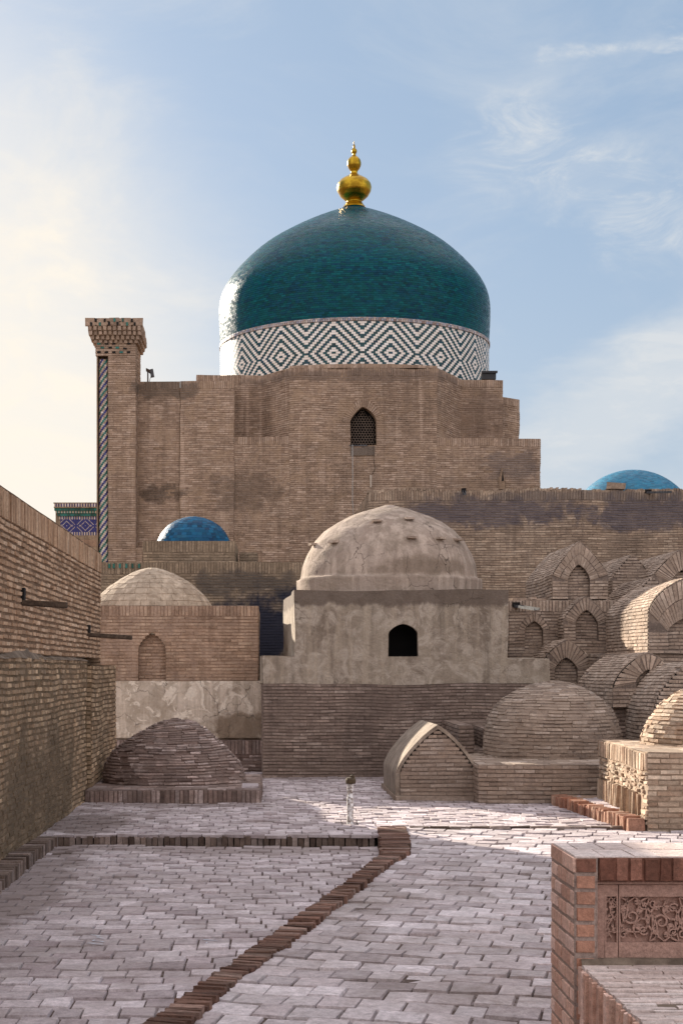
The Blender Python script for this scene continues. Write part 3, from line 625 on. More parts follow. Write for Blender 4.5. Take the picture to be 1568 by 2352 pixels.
# joint row of thin bricks where path and terrace meet
mb = MB(); xs = np.arange(1.66, 6.5, .24); n = len(xs)
boxes(mb, np.stack([xs + .12, np.full(n, 18.70) + rng.uniform(-.006, .006, n), np.full(n, TZ - .005) + rng.uniform(-.003, .006, n)], 1), [(.115, 0, 0)], [(0, .028, 0)], [(0, 0, .02)], 0, .006)
structure(mb.build('path_edge', [M_dust]))
# planting slot by the post with brick-on-edge rim and moss
mb = MB(); xs = np.arange(HX0 + .03, HX1, .055); n = len(xs)
boxes(mb, np.stack([xs, np.full(n, HY1 + .0), np.full(n, TZ - .045)], 1), [(.022, 0, 0)], [(0, .03, 0)], [(0, 0, .045)], 0, .004)
box(mb, HX0 - .02, HX1 + .02, HY0 - .02, HY1 + .05, TZ - .14, TZ - .075, 2)
structure(mb.build('drain_slot', [M_dust, M_frontm, M_hole]))
mb = MB(); P = np.stack([rng.uniform(.86, 1.0, 260), rng.uniform(19.12, 19.28, 260), TZ - .07 + rng.uniform(0, .045, 260)], 1)
boxes(mb, P, [(.009, 0, .003)], [(0, .009, 0)], [(0, .002, .007)], 0, .004)
o = mb.build('moss', [M_moss]); o['kind'] = 'stuff'; tag(o, 'patch of yellow green moss at the foot of the white post', 'moss')

# post
py_ = 19.22; pxx = X(804, py_)
t = thing('post', 'short peeling white wooden post with a dark rotten top, standing in the sunlit paving', 'post', (pxx, py_, TZ))
mb = MB(); prof = [(.0, .04)] + [(.047 + .004 * math.sin(z * 23) + .003 * math.sin(z * 51), z) for z in np.linspace(.04, .60, 22)] + [(0, .61)]
rev(mb, prof, (pxx, py_), 20, 0, True, lump=.02, seed=3); mb.build('shaft', [M_white], t)
mb = MB(); rev(mb, [(.050, .585), (.056, .60), (.058, .63), (.044, .655), (.0, .66)], (pxx + .006, py_), 14, 0, False, lump=.05, seed=9); rev(mb, [(.03, .655), (.035, .68), (.02, .695), (0, .70)], (pxx + .028, py_), 9, 0, False, lump=.03, seed=5)
mb.build('stump_top', [M_rust], t)

# light reflections on the courtyard bricks, painted as flat pale strips
def add_glint(name, px, py, label, seed):
    y0 = YG(py, 0); x0 = X(px, y0); mb = MB(); r = np.random.default_rng(seed)
    p = [(x0 + r.uniform(-.07, .07), y0 - .22 + .05 * k) for k in range(10)]; L = []; Rr = []
    for k in range(10):
        w = r.uniform(.004, .010); L.append((p[k][0] - w, p[k][1], .012)); Rr.append((p[k][0] + w, p[k][1] + .01, .012))
    mb.add(L + Rr, [[k, 10 + k, 11 + k, k + 1] for k in range(9)], 0)
    tag(mb.build(name, [M_glint]), label, 'paint mark')
add_glint('light_glint', 222, 2163, 'pale painted glint of light on the courtyard paving, the smaller one near the left edge', 1)
add_glint('light_glint', 487, 2158, 'pale painted glint of light on the courtyard paving beside the red diagonal kerb', 2)

# ------------------------------------------------------------------ left wall
LX = -2.62
t = thing('boundary_wall', 'long brown brick wall running along the left side of the courtyard with a mud ledge halfway up', 'wall', (LX, 15, 0))
def edge_wall(mb, x, y0, y1, z0, z1f, **kw):             # right-facing wall plane, u runs along +Y
    M = Plane((x, y0, 0), (0, 1, 0)); w = y1 - y0
    brick_wall(mb, M, w, z0, z1f if not callable(z1f) else z1f(w), **kw)
mb = MB(); ztop = 3.80
edge_wall(mb, LX - .05, -3, 24.75, 2.15, 3.50, pitch=.066, blen=.26, d=.012, gap=.022, ug=1.7)
M = Plane((LX - .05, -3, 0), (0, 1, 0)); sheet(mb, M, 0, 27.75, 3.5, 3.82, 60, 1, -.004, 1)
lay(mb, M, 3.50, 3.80, .30, .066, lambda v: [(0, 27.75)], .016, .012, bond=False)
mb.add([(LX - .05, -3, 3.8), (LX - .05, 24.75, 3.8), (LX - .6, 24.75, 3.8), (LX - .6, -3, 3.8)], [[0, 1, 2, 3]], 1)
prism(mb, [(LX - .6, 24.75), (LX - .05, 24.75)], 0, 3.8, closed=False, top=False); prism(mb, [(LX - .05, 24.75), (LX - .6, 24.75)], 0, 3.8, closed=False, top=False)
prism(mb, [(LX - .6, 24.75), (LX - .6, -3)], 0, 3.8, .2, .5, closed=False, top=False)
mb.build('upper_wall', [M_left, M_leftm], t, w=.012)
mb = MB(); edge_wall(mb, LX, -3, 22.35, -.1, 2.12, pitch=.066, blen=.22, d=.010, gap=.019, drop=.03, ug=1.5)
edge_wall(mb, LX + .05, 22.55, 26.2, -.1, 2.04, pitch=.066, blen=.25, d=.012, gap=.016)
mb.add([(LX, 22.35, -.1), (LX - .5, 22.36, -.1), (LX - .5, 22.36, 2.1), (LX, 22.35, 2.1), (LX - .5, 22.56, -.1), (LX + .05, 22.55, -.1), (LX + .05, 22.55, 2.02), (LX - .5, 22.56, 2.02)],
       [[0, 1, 2, 3], [1, 4, 7, 2], [4, 5, 6, 7]], 1)
mb.add([(LX + .05, 22.5, 2.04), (LX + .05, 26.2, 2.04), (LX - .6, 26.2, 2.04), (LX - .6, 22.5, 2.04)], [[0, 1, 2, 3]], 1)
prism(mb, [(LX + .05, 26.2), (LX - .6, 26.2)], 0, 2.04, closed=False, top=False)
box(mb, LX - .5, LX - .01, 22.33, 22.57, 1.72, 2.08, 1, .01)
prism(mb, [(LX - .1, 22.55), (LX + .05, 22.55)], -.1, 2.04, closed=False, top=False)
mb.build('lower_wall', [M_leftb, M_leftbm], t, w=.03)
mb = MB()
uu, vv = np.meshgrid(np.linspace(-3, 22.6, 220), np.linspace(0, 1, 6)); P = np.stack([LX + .02 - .10 * vv, uu, 2.10 + .05 * vv ** .7], -1).reshape(-1, 3)
P[:, 2] += vnoise(P, 2.2, 8) * .04 + np.exp(-((P[:, 1] - 17.3) / .9) ** 2) * .11 * np.clip((LX + .02 - P[:, 0]) / .1, 0, 1); P[:, 0] += vnoise(P, 5, 9) * .03
i, j = np.meshgrid(np.arange(219), np.arange(5)); a = (j * 220 + i).ravel(); mb.add(P, np.stack([a, a + 1, a + 221, a + 220], 1), 0, None, True)
mb.build('mud_ledge', [M_palepl if False else M_soil], t)
def gutter(name, x0, y, z, length, label, notch):
    t = thing(name, label, 'gutter', (x0, y, z), 'wooden rain gutters on the left wall')
    mb = MB(); L = length
    box(mb, x0 - .3, x0 + L, y - .045, y + .045, z - .012, z + .004, 0, .006); box(mb, x0 - .3, x0 + L, y - .055, y - .035, z, z + .05, 0, .006); box(mb, x0 - .3, x0 + L, y + .035, y + .055, z, z + .05, 0, .006)
    o = mb.build('channel', [M_wood], t, w=0)
    for vtx in o.data.vertices: vtx.co.z -= max(0, vtx.co.x) * .10
    mb = MB(); box(mb, LX - .049, LX - .010, y - .055, y + .055, z + .03, z + notch, 0, .004); mb.build('notch', [M_hole], t)
g1y = 2.66 * F / (620 - 52); gutter('rain_gutter', LX - .02, g1y, Z(1385, g1y), .46, 'wooden gutter spout nearest the left edge, jutting from the brick wall below a dark slot', .16)
g2y = 2.66 * F / (620 - 203); gutter('rain_gutter', LX - .02, g2y, Z(1458, g2y), .62, 'wooden gutter spout at the far corner of the left wall, in front of the shrine', .14)

# ------------------------------------------------------------------ mound tomb on its plinth
PY0, PY1 = 22.0, 25.2; PZt = TZ + .19
t = thing('mound_tomb', 'low dark eroded brick mound grave on a plinth at the foot of the left wall', 'tomb', (-1.4, 23.6, TZ))
mb = MB(); prism(mb, rect(LX + .02, -.14, PY0, PY1), TZ - .1, PZt, .2, .066, .012, .012, band=.20, topbricks=True, skip=(3,))
mb.build('plinth', [M_mound, M_moundm], t, w=.02)
mc = 23.6; lv = [(1802, 238, 566), (1775, 239, 556), (1750, 246, 545), (1720, 266, 522), (1700, 290, 500), (1680, 318, 470), (1665, 345, 440), (1657, 375, 405), (1655, 388, 392)]
prof, sh = [], []
for py, a, b in lv: prof.append(((b - a) / 2 / F * mc, Z(py, mc) if py < 1800 else PZt - .02)); sh.append(X((a + b) / 2, mc))
R = Rev(prof, (0, mc), .85, shift=sh, lump=.10, seed=21); mb = MB(); sheet(mb, R, 0, 2 * np.pi, 0, R.L, 60, 30, -.01, 1)
lay(mb, R, 0, R.L - .05, .048, .21, None, .011, .010, ulen=R.r, urange=(-np.pi, np.pi), drop=.05, jit=1.6); mb.build('mound', [M_mound, M_moundm], t, w=.08)
mb = MB(); box(mb, X(556, 22.6), -.17, 22.0 + .35, 22.9, PZt, PZt + .03, 0, .01); mb.build('loose_brick', [M_pave], t)

# ------------------------------------------------------------------ flaking plaster wall and shrine behind
t = thing('plastered_wall', 'low wall with pale cracked flaking plaster between the mound grave and the arched shrine', 'wall', (X(440, 28.9), 28.9, TZ))
mb = MB(); x0, x1 = -3.6, X(604, 28.9); z1 = Z(1564, 28.9)
M = Plane((x0, 28.9, 0), (1, 0, 0)); zl = Z(1692, 28.9)
nu, nv = 90, 40; uu, vv = np.meshgrid(np.linspace(0, x1 - x0, nu + 1), np.linspace(zl, z1, nv + 1)); P = M(uu, vv, 0.03).reshape(-1, 3)
P[:, 1] += (np.where(vnoise(P, 1.4, 3) + .6 * vnoise(P, 4, 4) > .12, .02, 0)) + vnoise(P, 6, 2) * .008; P[:, 2] += np.where(P[:, 2] > z1 - .001, vnoise(P, 2.5, 7) * .035, 0)
i, j = np.meshgrid(np.arange(nu), np.arange(nv)); a = (j * (nu + 1) + i).ravel(); mb.add(P, np.stack([a, a + 1, a + nu + 2, a + nu + 1], 1), 0, None, True)
box(mb, x0, x1, 28.86, 29.4, zl - .02, zl, 0); box(mb, x0, x1, 28.93, 29.5, 0, z1 - .03, 0)
mb.build('plaster_face', [M_palepl], t)
mb = MB(); brick_wall(mb, Plane((x0, 28.82, 0), (1, 0, 0)), x1 - x0, 0, zl - .06, .062, .25, niches=(), band=.26); mb.add([(x0, 28.82, zl - .06), (x1, 28.82, zl - .06), (x1, 29, zl - .04), (x0, 29, zl - .04)], [[0, 1, 2, 3]], 1)
mb.build('brick_footing', [M_mound, M_moundm], t, w=.02)

SY = 29.6
t = thing('domed_shrine', 'reddish brick shrine with bricked-up pointed arch and low buff dome, behind the left wall', 'tomb', (X(400, SY), SY, 0))
sx0, sx1, szt = -3.96, X(592, SY), Z(1391, SY)
nc = dict(c=X(349.5, SY) - sx0, hw=31.5 / F * SY, z0=Z(1566, SY), spring=Z(1492, SY), apex=Z(1452, SY), depth=.12)
mb = MB(); prism(mb, rect(sx0, sx1, SY, SY + 4.0), 0, szt, .062, .25, .008, .008, band=.20, niches={0: [nc]}, ring=.0, lay0=1.4, skip=(2,), top=True, topbricks=False)
mb.build('walls', [M_shrine, M_shrinem], t, w=.02)
mb = MB(); infill(mb, Plane((sx0, SY, 0), (1, 0, 0)), nc, .12, .062, .22); mb.build('arch_infill', [M_shrine, M_shrinem], t)
dcx, dcy = X(350, SY + 2), SY + 2.0; k = dcy / F
prof = [(140 * k, szt - .02), (134 * k, szt + .12), (118 * k, szt + .30), (96 * k, szt + .47), (70 * k, szt + .62), (44 * k, szt + .74), (20 * k, szt + .815), (0.01, szt + .84)]
R = Rev(prof, (dcx, dcy), lump=.03, seed=5); mb = MB(); sheet(mb, R, 0, 2 * np.pi, 0, R.L, 48, 24, 0, 1, smooth=True)
lay(mb, R, 0, R.L - .06, .17, .24, None, .010, .010, ulen=R.r, urange=(-np.pi, np.pi), jit=.8); mb.build('dome', [M_shdome, M_shdome], t)

# ------------------------------------------------------------------ rear wall, small blue dome
RY = 35.0
t = thing('rear_wall', 'brick wall with a blue-black damp patch, topped by upright bricks, under the small blue dome', 'wall', (X(470, RY), RY, 0))
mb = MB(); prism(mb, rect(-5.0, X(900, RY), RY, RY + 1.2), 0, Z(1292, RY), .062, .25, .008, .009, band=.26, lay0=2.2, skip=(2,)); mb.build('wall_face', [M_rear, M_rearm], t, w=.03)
mb = MB(); xs = np.array([X(a, RY) for a in (252, 262, 276, 291, 305, 320)]); boxes(mb, np.stack([xs, np.full(6, RY - .02), np.full(6, Z(1300, RY))], 1), [(.022, 0, 0)], [(0, .02, 0)], [(0, 0, .05)], 0, .003)
mb.build('glazed_inset', [M_green], t)
BY = 36.4
t = thing('blue_domed_chamber', 'small brick chamber with a glazed blue dome against the mausoleum wall', 'tomb', (X(436, BY), BY, 0))
mb = MB(); prism(mb, rect(X(329, BY), X(540, BY), BY, BY + 3.0), 3.5, Z(1243, BY), .062, .25, .008, .009, band=.26, topbricks=False)
prism(mb, rect(X(548, BY), X(590, BY), BY + 1, BY + 3.0), 3.5, Z(1262, BY), .062, .25, .008, .009, topbricks=False)
box(mb, X(329, BY), X(540, BY), BY + .03, BY + 3, 0, 3.6, 1)
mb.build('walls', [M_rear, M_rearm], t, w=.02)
k = (BY + 1.3) / F; zb = Z(1243, BY) - .03
prof = [(86 * k, zb), (83 * k, zb + .14), (74 * k, zb + .33), (60 * k, zb + .50), (42 * k, zb + .62), (24 * k, zb + .69), (8 * k, zb + .725), (.01, zb + .73)]
R = Rev(prof, (X(445, BY + 1.3), BY + 1.3)); mb = MB(); sheet(mb, R, 0, 2 * np.pi, 0, R.L, 48, 20, 0, 0, smooth=True)
lay(mb, R, 0, R.L - .03, .075, .12, None, .004, .004, ulen=R.r, urange=(-np.pi, np.pi), inset=.001); mb.build('dome', [M_blue], t)

# ------------------------------------------------------------------ mausoleum
MY = 47.5
maus = thing('mausoleum', 'huge brown brick mausoleum with a glazed teal dome, patterned tile band and golden finial', 'mausoleum', (X(813, 54.5), 54.5, 0))
zb1 = Z(876, MY); zled = Z(1003, MY); zr = Z(1008, MY); zd = 2 + 9.1
mb = MB()
def face(x0, x1, y, z0, z1, band=.24, niches=(), y2=None, **kw):
    y2 = y if y2 is None else y2; M = Plane((x0, y, 0), (x1 - x0, y2 - y, 0)); w = math.hypot(x1 - x0, y2 - y)
    brick_wall(mb, M, w, z0, z1, .066, .25, .010, .009, niches, band, drop=.006, **kw); return M
ax0, ax1, bx1 = X(312, MY), X(414, MY), X(537, MY)
face(ax0, ax1, MY, 0, zb1, lay0=3.2)
mb.add([(ax0, MY + .02, 0), (bx1, MY + .02, 0), (bx1, MY + .02, zb1 - .3), (ax0, MY + .02, zb1 - .3)], [[0, 1, 2, 3]], 1)
face(ax1 + .012, bx1, MY - .07, 0, zb1 - .005, lay0=3.2)
mb.add([(ax1 + .012, MY - .07, 0), (ax1 + .012, MY, 0), (ax1 + .012, MY, zb1), (ax1 + .012, MY - .07, zb1)], [[0, 1, 2, 3]], 1)
prism(mb, [(bx1, MY - .07), (bx1, MY + 3)], 0, zb1 - .005, closed=False, top=False, lay0=6)
mb.add([(ax0, MY, zb1), (X(409, MY), MY, zb1), (X(409, MY), MY + 2.5, zb1), (ax0, MY + 2.5, zb1), (X(415, MY), MY - .07, zb1 - .01), (bx1, MY - .07, zb1 - .01), (bx1, MY + 2.5, zb1 - .01), (X(415, MY), MY + 2.5, zb1 - .01)], [[0, 1, 2, 3], [4, 5, 6, 7]], 1)
# lower left flush wall to the central face, ledge at zled
face(bx1, X(664, MY), MY, 0, zled, lay0=3.2)
mb.add([(bx1, MY, zled), (X(664, MY), MY, zled), (X(664, MY), MY + 2.5, zled), (bx1, MY + 2.5, zled)], [[0, 1, 2, 3]], 1)
wn = dict(c=0, hw=29.5 / F * MY, z0=Z(1022, MY), spring=Z(968, MY), apex=Z(935, MY), depth=.42, a=1.3, b=.7)
cx0, cx1 = X(664, MY), X(1003, MY); wn['c'] = X(832.5, MY) - cx0
Mc = Plane((cx0, MY, 0), (1, 0, 0)); brick_wall(mb, Mc, cx1 - cx0, 0, zd, .066, .25, .012, .010, [wn], .24, .24, lay0=3.2); reveal(mb, Mc, wn, .42, 1)
face(cx1, X(1239, MY), MY, 0, zr, lay0=5.5)
prism(mb, [(X(1239, MY), MY), (X(1239, MY), MY + 8)], 0, zr, closed=False, top=False)
mb.add([(cx1, MY, zr), (X(1239, MY), MY, zr), (X(1239, MY), MY + 8, zr), (cx1, MY + 8, zr)], [[0, 1, 2, 3]], 1)
# drum of the dome, stepping back on both sides
drum = [(X(452, 48.6), 48.6), (X(602, 48.6), 48.6), (X(664, 47.5), 47.5)]
prism(mb, drum, 7, zd, .066, .25, .012, .010, band=.24, closed=False, top=False)
drum2 = [(cx1, 47.5), (X(1058, 49.3), 49.3), (X(1153, 49.3), 49.3), (X(1153, 49.3), 53)]
prism(mb, drum2, 7, zd - .02, .066, .25, .012, .010, band=.24, closed=False, top=False)
prism(mb, [(X(1153, 49.3), 49.35), (X(1191, 49.9), 49.9), (X(1191, 49.9), 53)], 7, Z(914, 49.6), .066, .25, .012, .010, band=.24, closed=False, top=False)
mb.add([(X(1153, 49.3), 49.35, Z(914, 49.6)), (X(1191, 49.9), 49.9, Z(914, 49.6)), (X(1191, 49.9), 53, Z(914, 49.6)), (X(1153, 49.3), 53, Z(914, 49.6))], [[0, 1, 2, 3]], 1)
P = [(p[0], p[1], zd - .03) for p in drum + drum2] + [(X(452, 48.6), 60, zd - .03)]; mb.add(P, [list(range(len(P)))], 1)
prism(mb, [(X(1191, 49.9), 60), (X(452, 48.6), 60), (X(452, 48.6), 48.6)], 0, zd - .05, .3, .5, closed=False, top=False)
mb.build('brick_walls', [M_maus, M_mausm], maus, w=.06)
# slightly curved parapet courses over the central face
mb = MB(); us = np.linspace(0, 1, 40)
for a, b in zip(us[:-1], us[1:]):
    m = (a + b) / 2; h = .06 + .07 * (1 - (2 * m - 1) ** 2); box(mb, cx0 + (cx1 - cx0) * a, cx0 + (cx1 - cx0) * b - .004, MY - .016, MY + .35, zd, zd + h * rng.uniform(.9, 1.06), 0)
mb.build('parapet', [M_maus], maus)
# small triangular niche
tx, tz = X(1151, MY), Z(1098, MY); mb = MB(); A_ = arcpts(.085, tz - .02, tz + .30, 1.0, 1.0, 8, tz - .34); P = [(tx + x, MY - .09, z) for x, z in A_]; P2 = [(tx + x, MY + .02, z) for x, z in A_]
kk = len(P); mb.add(P + P2, [[i, i + 1, i + kk + 1, i + kk] for i in range(kk - 1)] + [list(range(kk))[::-1]], 1)
mb.build('triangular_niche', [M_maus, M_mausm], maus)
mb = MB(); mb.add([(tx - .01, MY - .10, tz - .1), (tx + .06, MY - .10, tz - .1), (tx + .02, MY - .10, tz + .22)], [[0, 1, 2]], 0); mb.build('niche_opening', [M_hole], maus)
# window lattice
win = MB(); gx0 = cx0 + wn['c']; r0 = .0497
rows = 0; z = wn['z0'] + .04
while z < wn['apex']:
    off = r0 * .866 if rows % 2 else 0
    for q in range(-6, 7):
        x = q * r0 * 1.732 + off; h = arc_half(z, wn['hw'] - .02, wn['spring'] - .06, wn['apex'] - .12, 1.3, .7)
        if abs(x) < h + .01:
            an = np.linspace(0, 2 * np.pi, 13)[:-1] + np.pi / 6
            ro = [r0 * (1.0 if i % 2 == 0 else .866) for i in range(12)]; ri = r0 * .70
            P = [(gx0 + x + ro[i] * math.cos(an[i]), MY + .22, z + ro[i] * math.sin(an[i])) for i in range(12)] + [(gx0 + x + ri * math.cos(a), MY + .22, z + ri * math.sin(a)) for a in an] + [(gx0 + x + ri * math.cos(a), MY + .27, z + ri * math.sin(a)) for a in an]
            win.add(P, [[i, (i + 1) % 12, 12 + (i + 1) % 12, 12 + i] for i in range(12)] + [[12 + i, 12 + (i + 1) % 12, 24 + (i + 1) % 12, 24 + i] for i in range(12)], 0)
    z += r0 * 1.5; rows += 1
wo = MB(); box(wo, gx0 - wn['hw'] - .1, gx0 + wn['hw'] + .1, MY + .40, MY + .44, wn['z0'] - .1, wn['apex'] + .1, 0); wobj = wo.build('window', [M_hole], maus)
win.build('lattice', [M_grill], wobj); 
mb = MB(); box(mb, gx0 - .40, gx0 + .14, MY - .03, MY + .02, wn['z0'] - .035, wn['z0'] + .0, 0); mb.build('sill', [M_zinc], wobj)
mb = MB(); box(mb, gx0 - wn['hw'] + .02, gx0 + wn['hw'] - .03, MY - .022, MY + .01, wn['z0'] - .32, wn['z0'] - .04, 0, .02); mb.build('mortar_patch', [M_plast], maus)
# cables under the window
mb = MB(); tube(mb, [(X(809, MY), MY - .03, wn['z0']), (X(809.5, MY), MY - .04, wn['z0'] - .9), (X(809, MY), MY - .03, wn['z0'] - 1.7), (X(812, MY), MY - .03, wn['z0'] - 2.3)], .009, 6); mb.build('cable', [M_wire], maus)
mb = MB(); tube(mb, [(X(857, MY), MY - .03, wn['z0']), (X(858, MY), MY - .03, wn['z0'] - .5), (X(861, MY), MY - .04, wn['z0'] - .7), (X(855, MY), MY - .04, wn['z0'] - .9)], .010, 6); mb.build('cable', [M_wood], maus)
mb = MB(); box(mb, X(849, MY), X(853, MY), MY - .06, MY, Z(1120, MY), Z(1092, MY), 0, .01); mb.build('plaster_strip', [M_palepl], maus)

# corner pillar with cornice and spiral column
PYF = 46.9
mb = MB(); px0, px1 = X(222.5, PYF), X(312, PYF); pzt = Z(790, PYF); nx = X(249.5, PYF); nzt = Z(817, PYF); dp = 1.7
prism(mb, [(nx, PYF), (px1, PYF), (px1, PYF + dp), (px0, PYF + dp), (px0, PYF + .36), (nx, PYF + .36)], 0, nzt, .066, .25, .012, .010, lay0=3.6, top=False)
prism(mb, rect(px0 - .02, px1, PYF - .01, PYF + dp), nzt, Z(775, PYF), .066, .25, .012, .010, topbricks=False); mb.add([(px0 - .02, PYF - .01, nzt), (nx, PYF - .01, nzt), (nx, PYF + .4, nzt), (px0 - .02, PYF + .4, nzt)], [[0, 1, 2, 3]], 1)
prism(mb, rect(px1 - .1, X(327, PYF + .1), PYF + .05, PYF + dp), 0, Z(1258, PYF), .066, .25, .012, .01, lay0=3.5)
box(mb, px0, px0 + .035, PYF + .002, PYF + .36, 0, nzt, 1)
pil = mb.build('corner_pillar', [M_maus, M_mausm], maus, w=.02)
mb = MB(); lv = [(789, 218, 314, .0), (781.6, 216, 318, .05), (772, 210, 322, .10), (762, 205.5, 326, .16), (752, 204.5, 326, .2), (733.5, 204.5, 323, .2)]
for i in range(len(lv) - 1):
    a, b = lv[i], lv[i + 1]; z0, z1 = Z(a[0], PYF), Z(b[0], PYF); x0, x1 = X(b[1], PYF), X(b[2], PYF); o = b[3]
    box(mb, x0 + .02, x1 - .02, PYF - o + .04, PYF + dp + o, z0, z1, 1)
    n = int((x1 - x0) / (.14 if i < 4 else .26)); xs = np.linspace(x0 + .06, x1 - .06, n); hw = (x1 - x0) / n / 2 * (.62 if i < 4 else .95)
    boxes(mb, np.stack([xs, np.full(n, PYF - o + .03), np.full(n, (z0 + z1) / 2)], 1), [(hw, 0, 0)], [(0, .055, 0)], [(0, 0, (z1 - z0) / 2 - .004)], 0, .01)
    ns = 10; ys_ = np.linspace(PYF - o + .1, PYF + dp, ns)
    for xx in (x0 + .03, x1 - .03): boxes(mb, np.stack([np.full(ns, xx), ys_, np.full(ns, (z0 + z1) / 2)], 1), [(.04, 0, 0)], [(0, .055, 0)], [(0, 0, (z1 - z0) / 2 - .004)], 0, .01)
    if i == 4:
        for q in range(2):
            zz = z0 + (z1 - z0) * (.3 + .45 * q); boxes(mb, np.stack([np.linspace(x0 + .14, x1 - .14, 6), np.full(6, PYF - o - .01), np.full(6, zz)], 1), [(.125, 0, 0)], [(0, .02, 0)], [(0, 0, .04)], 0, .01)
corn = mb.build('cornice', [M_maus, M_mausm], pil)
for (x, y, g) in ((228, 790, 1), (246, 790, 0), (262, 790, 0), (296, 790, 0), (236, 799, 1), (254, 799, 0), (270, 799, 1), (288, 801, 0), (228, 809.5, 0), (245, 809.5, 0), (262, 809.5, 0), (279, 809.5, 1), (296, 809.5, 0),
                  (222, 739, 0), (243, 740, 0), (265, 739, 1), (284, 739, 1), (305, 740, 0), (212, 748, 0), (232, 748, 1), (253, 747, 0), (272, 747, 0), (294, 748, 1), (311, 748, 0)):
    up = y < 770; yy = PYF - (.235 if up else .028)
    mb = MB(); boxes(mb, [(X(x, PYF), yy, Z(y, PYF))], [(.03 if up else .05, 0, 0)], [(0, .016, 0)], [(0, 0, .05 if up else .026)], 0, .004); mb.build('glazed_inset', [M_green if g else M_hole], pil)
mb = MB(); cr = 11.6 / F * PYF; ccx, ccy = X(237.6, PYF), PYF + .17; nc_, cz0, cz1 = 24, Z(1300, PYF), Z(824, PYF); ch = .052; nr = int((cz1 - cz0) / ch)
for j in range(nr):
    z0 = cz0 + j * ch
    for i in range(nc_):
        a0, a1 = 2 * np.pi * i / nc_, 2 * np.pi * (i + 1) / nc_; c = (i - j) % 8
        worn = (j / nr) > .55
        mt = {0: 0, 4: 1}.get(c, 2)
        if c in (1,) : mt = 0
        if c in (5,): mt = 1
        if worn and mt == 2 and rng.random() < .45: mt = 3
        P = [(ccx + cr * math.sin(a), ccy - cr * math.cos(a), z) for a, z in ((a0, z0), (a1, z0), (a1, z0 + ch), (a0, z0 + ch))]
        t4 = rng.random(4); t4[3] = 1; mb.add(P, [[0, 1, 2, 3]], mt, t4)
mb.build('spiral_column', [M_navy, M_green, M_cream, M_maus], pil)

# dome
DC = (X(813, 54.5), 54.5); kd = 54.1 / F
dp_ = [(4.63, 13.17), (4.661, 13.614), (4.677, 13.975), (4.685, 14.342), (4.662, 14.649), (4.589, 14.929), (4.466, 15.192), (4.3, 15.443), (4.097, 15.691), (3.866, 15.939), (3.621, 16.18), (3.373, 16.402), (3.131, 16.591), (2.874, 16.762), (2.566, 16.947), (2.246, 17.129), (1.918, 17.303), (1.579, 17.47), (1.227, 17.631), (.833, 17.797), (.62, 17.875), (.48, 17.92), (.38, 17.97), (.33, 18.02)]
dp2 = np.array(dp_); s_ = np.concatenate([[0], np.cumsum(np.hypot(*np.diff(dp2, axis=0).T))]); sf = np.linspace(0, s_[-1], 70)
from_np = np.stack([np.interp(sf, s_, dp2[:, 0]), np.interp(sf, s_, dp2[:, 1])], 1)
for _ in range(4): from_np[1:-1] = (from_np[:-2] + 2 * from_np[1:-1] + from_np[2:]) / 4
R = Rev(from_np, DC); mb = MB(); sheet(mb, R, 0, 2 * np.pi, 0, R.L, 96, 60, -.004, 0, smooth=True)
lay(mb, R, 0, R.L - .02, .068, .15, None, .005, .005, ulen=R.r, urange=(-np.pi, np.pi), inset=.001, jit=.45)
dome = mb.build('dome', [M_teal], maus)
mb = MB(); th0 = math.radians(-11.1); NP, NC = 16, 26; ntot = NP * NC; zc = 12.06; ch = .0685; rb = 4.64
for j in range(-18, 15):
    z0 = zc + (j - .5) * ch
    for i in range(ntot):
        ii = i % NC; a = min(ii, NC - 1 - ii) if False else (ii - NC / 2 + .5); fl = int(abs(a)); val = fl + abs(j); teal = (val % 4) in (0, 3)
        u0 = th0 + 2 * np.pi * (i - NC / 2) / ntot; u1 = u0 + 2 * np.pi / ntot
        if math.cos((u0 + u1) / 2) < -.45 and j % 2: pass
        P = [(DC[0] + rb * math.sin(u), DC[1] - rb * math.cos(u), z) for u, z in ((u0, z0), (u1, z0), (u1, z0 + ch - .004), (u0, z0 + ch - .004))]
        t4 = rng.random(4); t4[3] = 1; mb.add(P, [[0, 1, 2, 3]], 0 if teal else 1, t4)
rev(mb, [(rb - .012, 9), (rb - .012, 13.2)], DC, 128, 2)
band_o = mb.build('tile_band', [M_bteal, M_bwhite, M_frontm], maus)
mb = MB(); n = 360; an = np.arange(n) * 2 * np.pi / n
for (zz, hh, wf) in ((13.10, .035, .8), (13.155, .016, 1.0)):
    boxes(mb, np.stack([DC[0] + (rb + .012) * np.sin(an), DC[1] - (rb + .012) * np.cos(an), np.full(n, zz)], 1), np.stack([np.cos(an), np.sin(an), 0 * an], 1) * (rb * np.pi / n * wf), np.stack([np.sin(an), -np.cos(an), 0 * an], 1) * .02, [(0, 0, hh)], 0, .003)
mb.build('border_tiles', [M_bpale], maus)
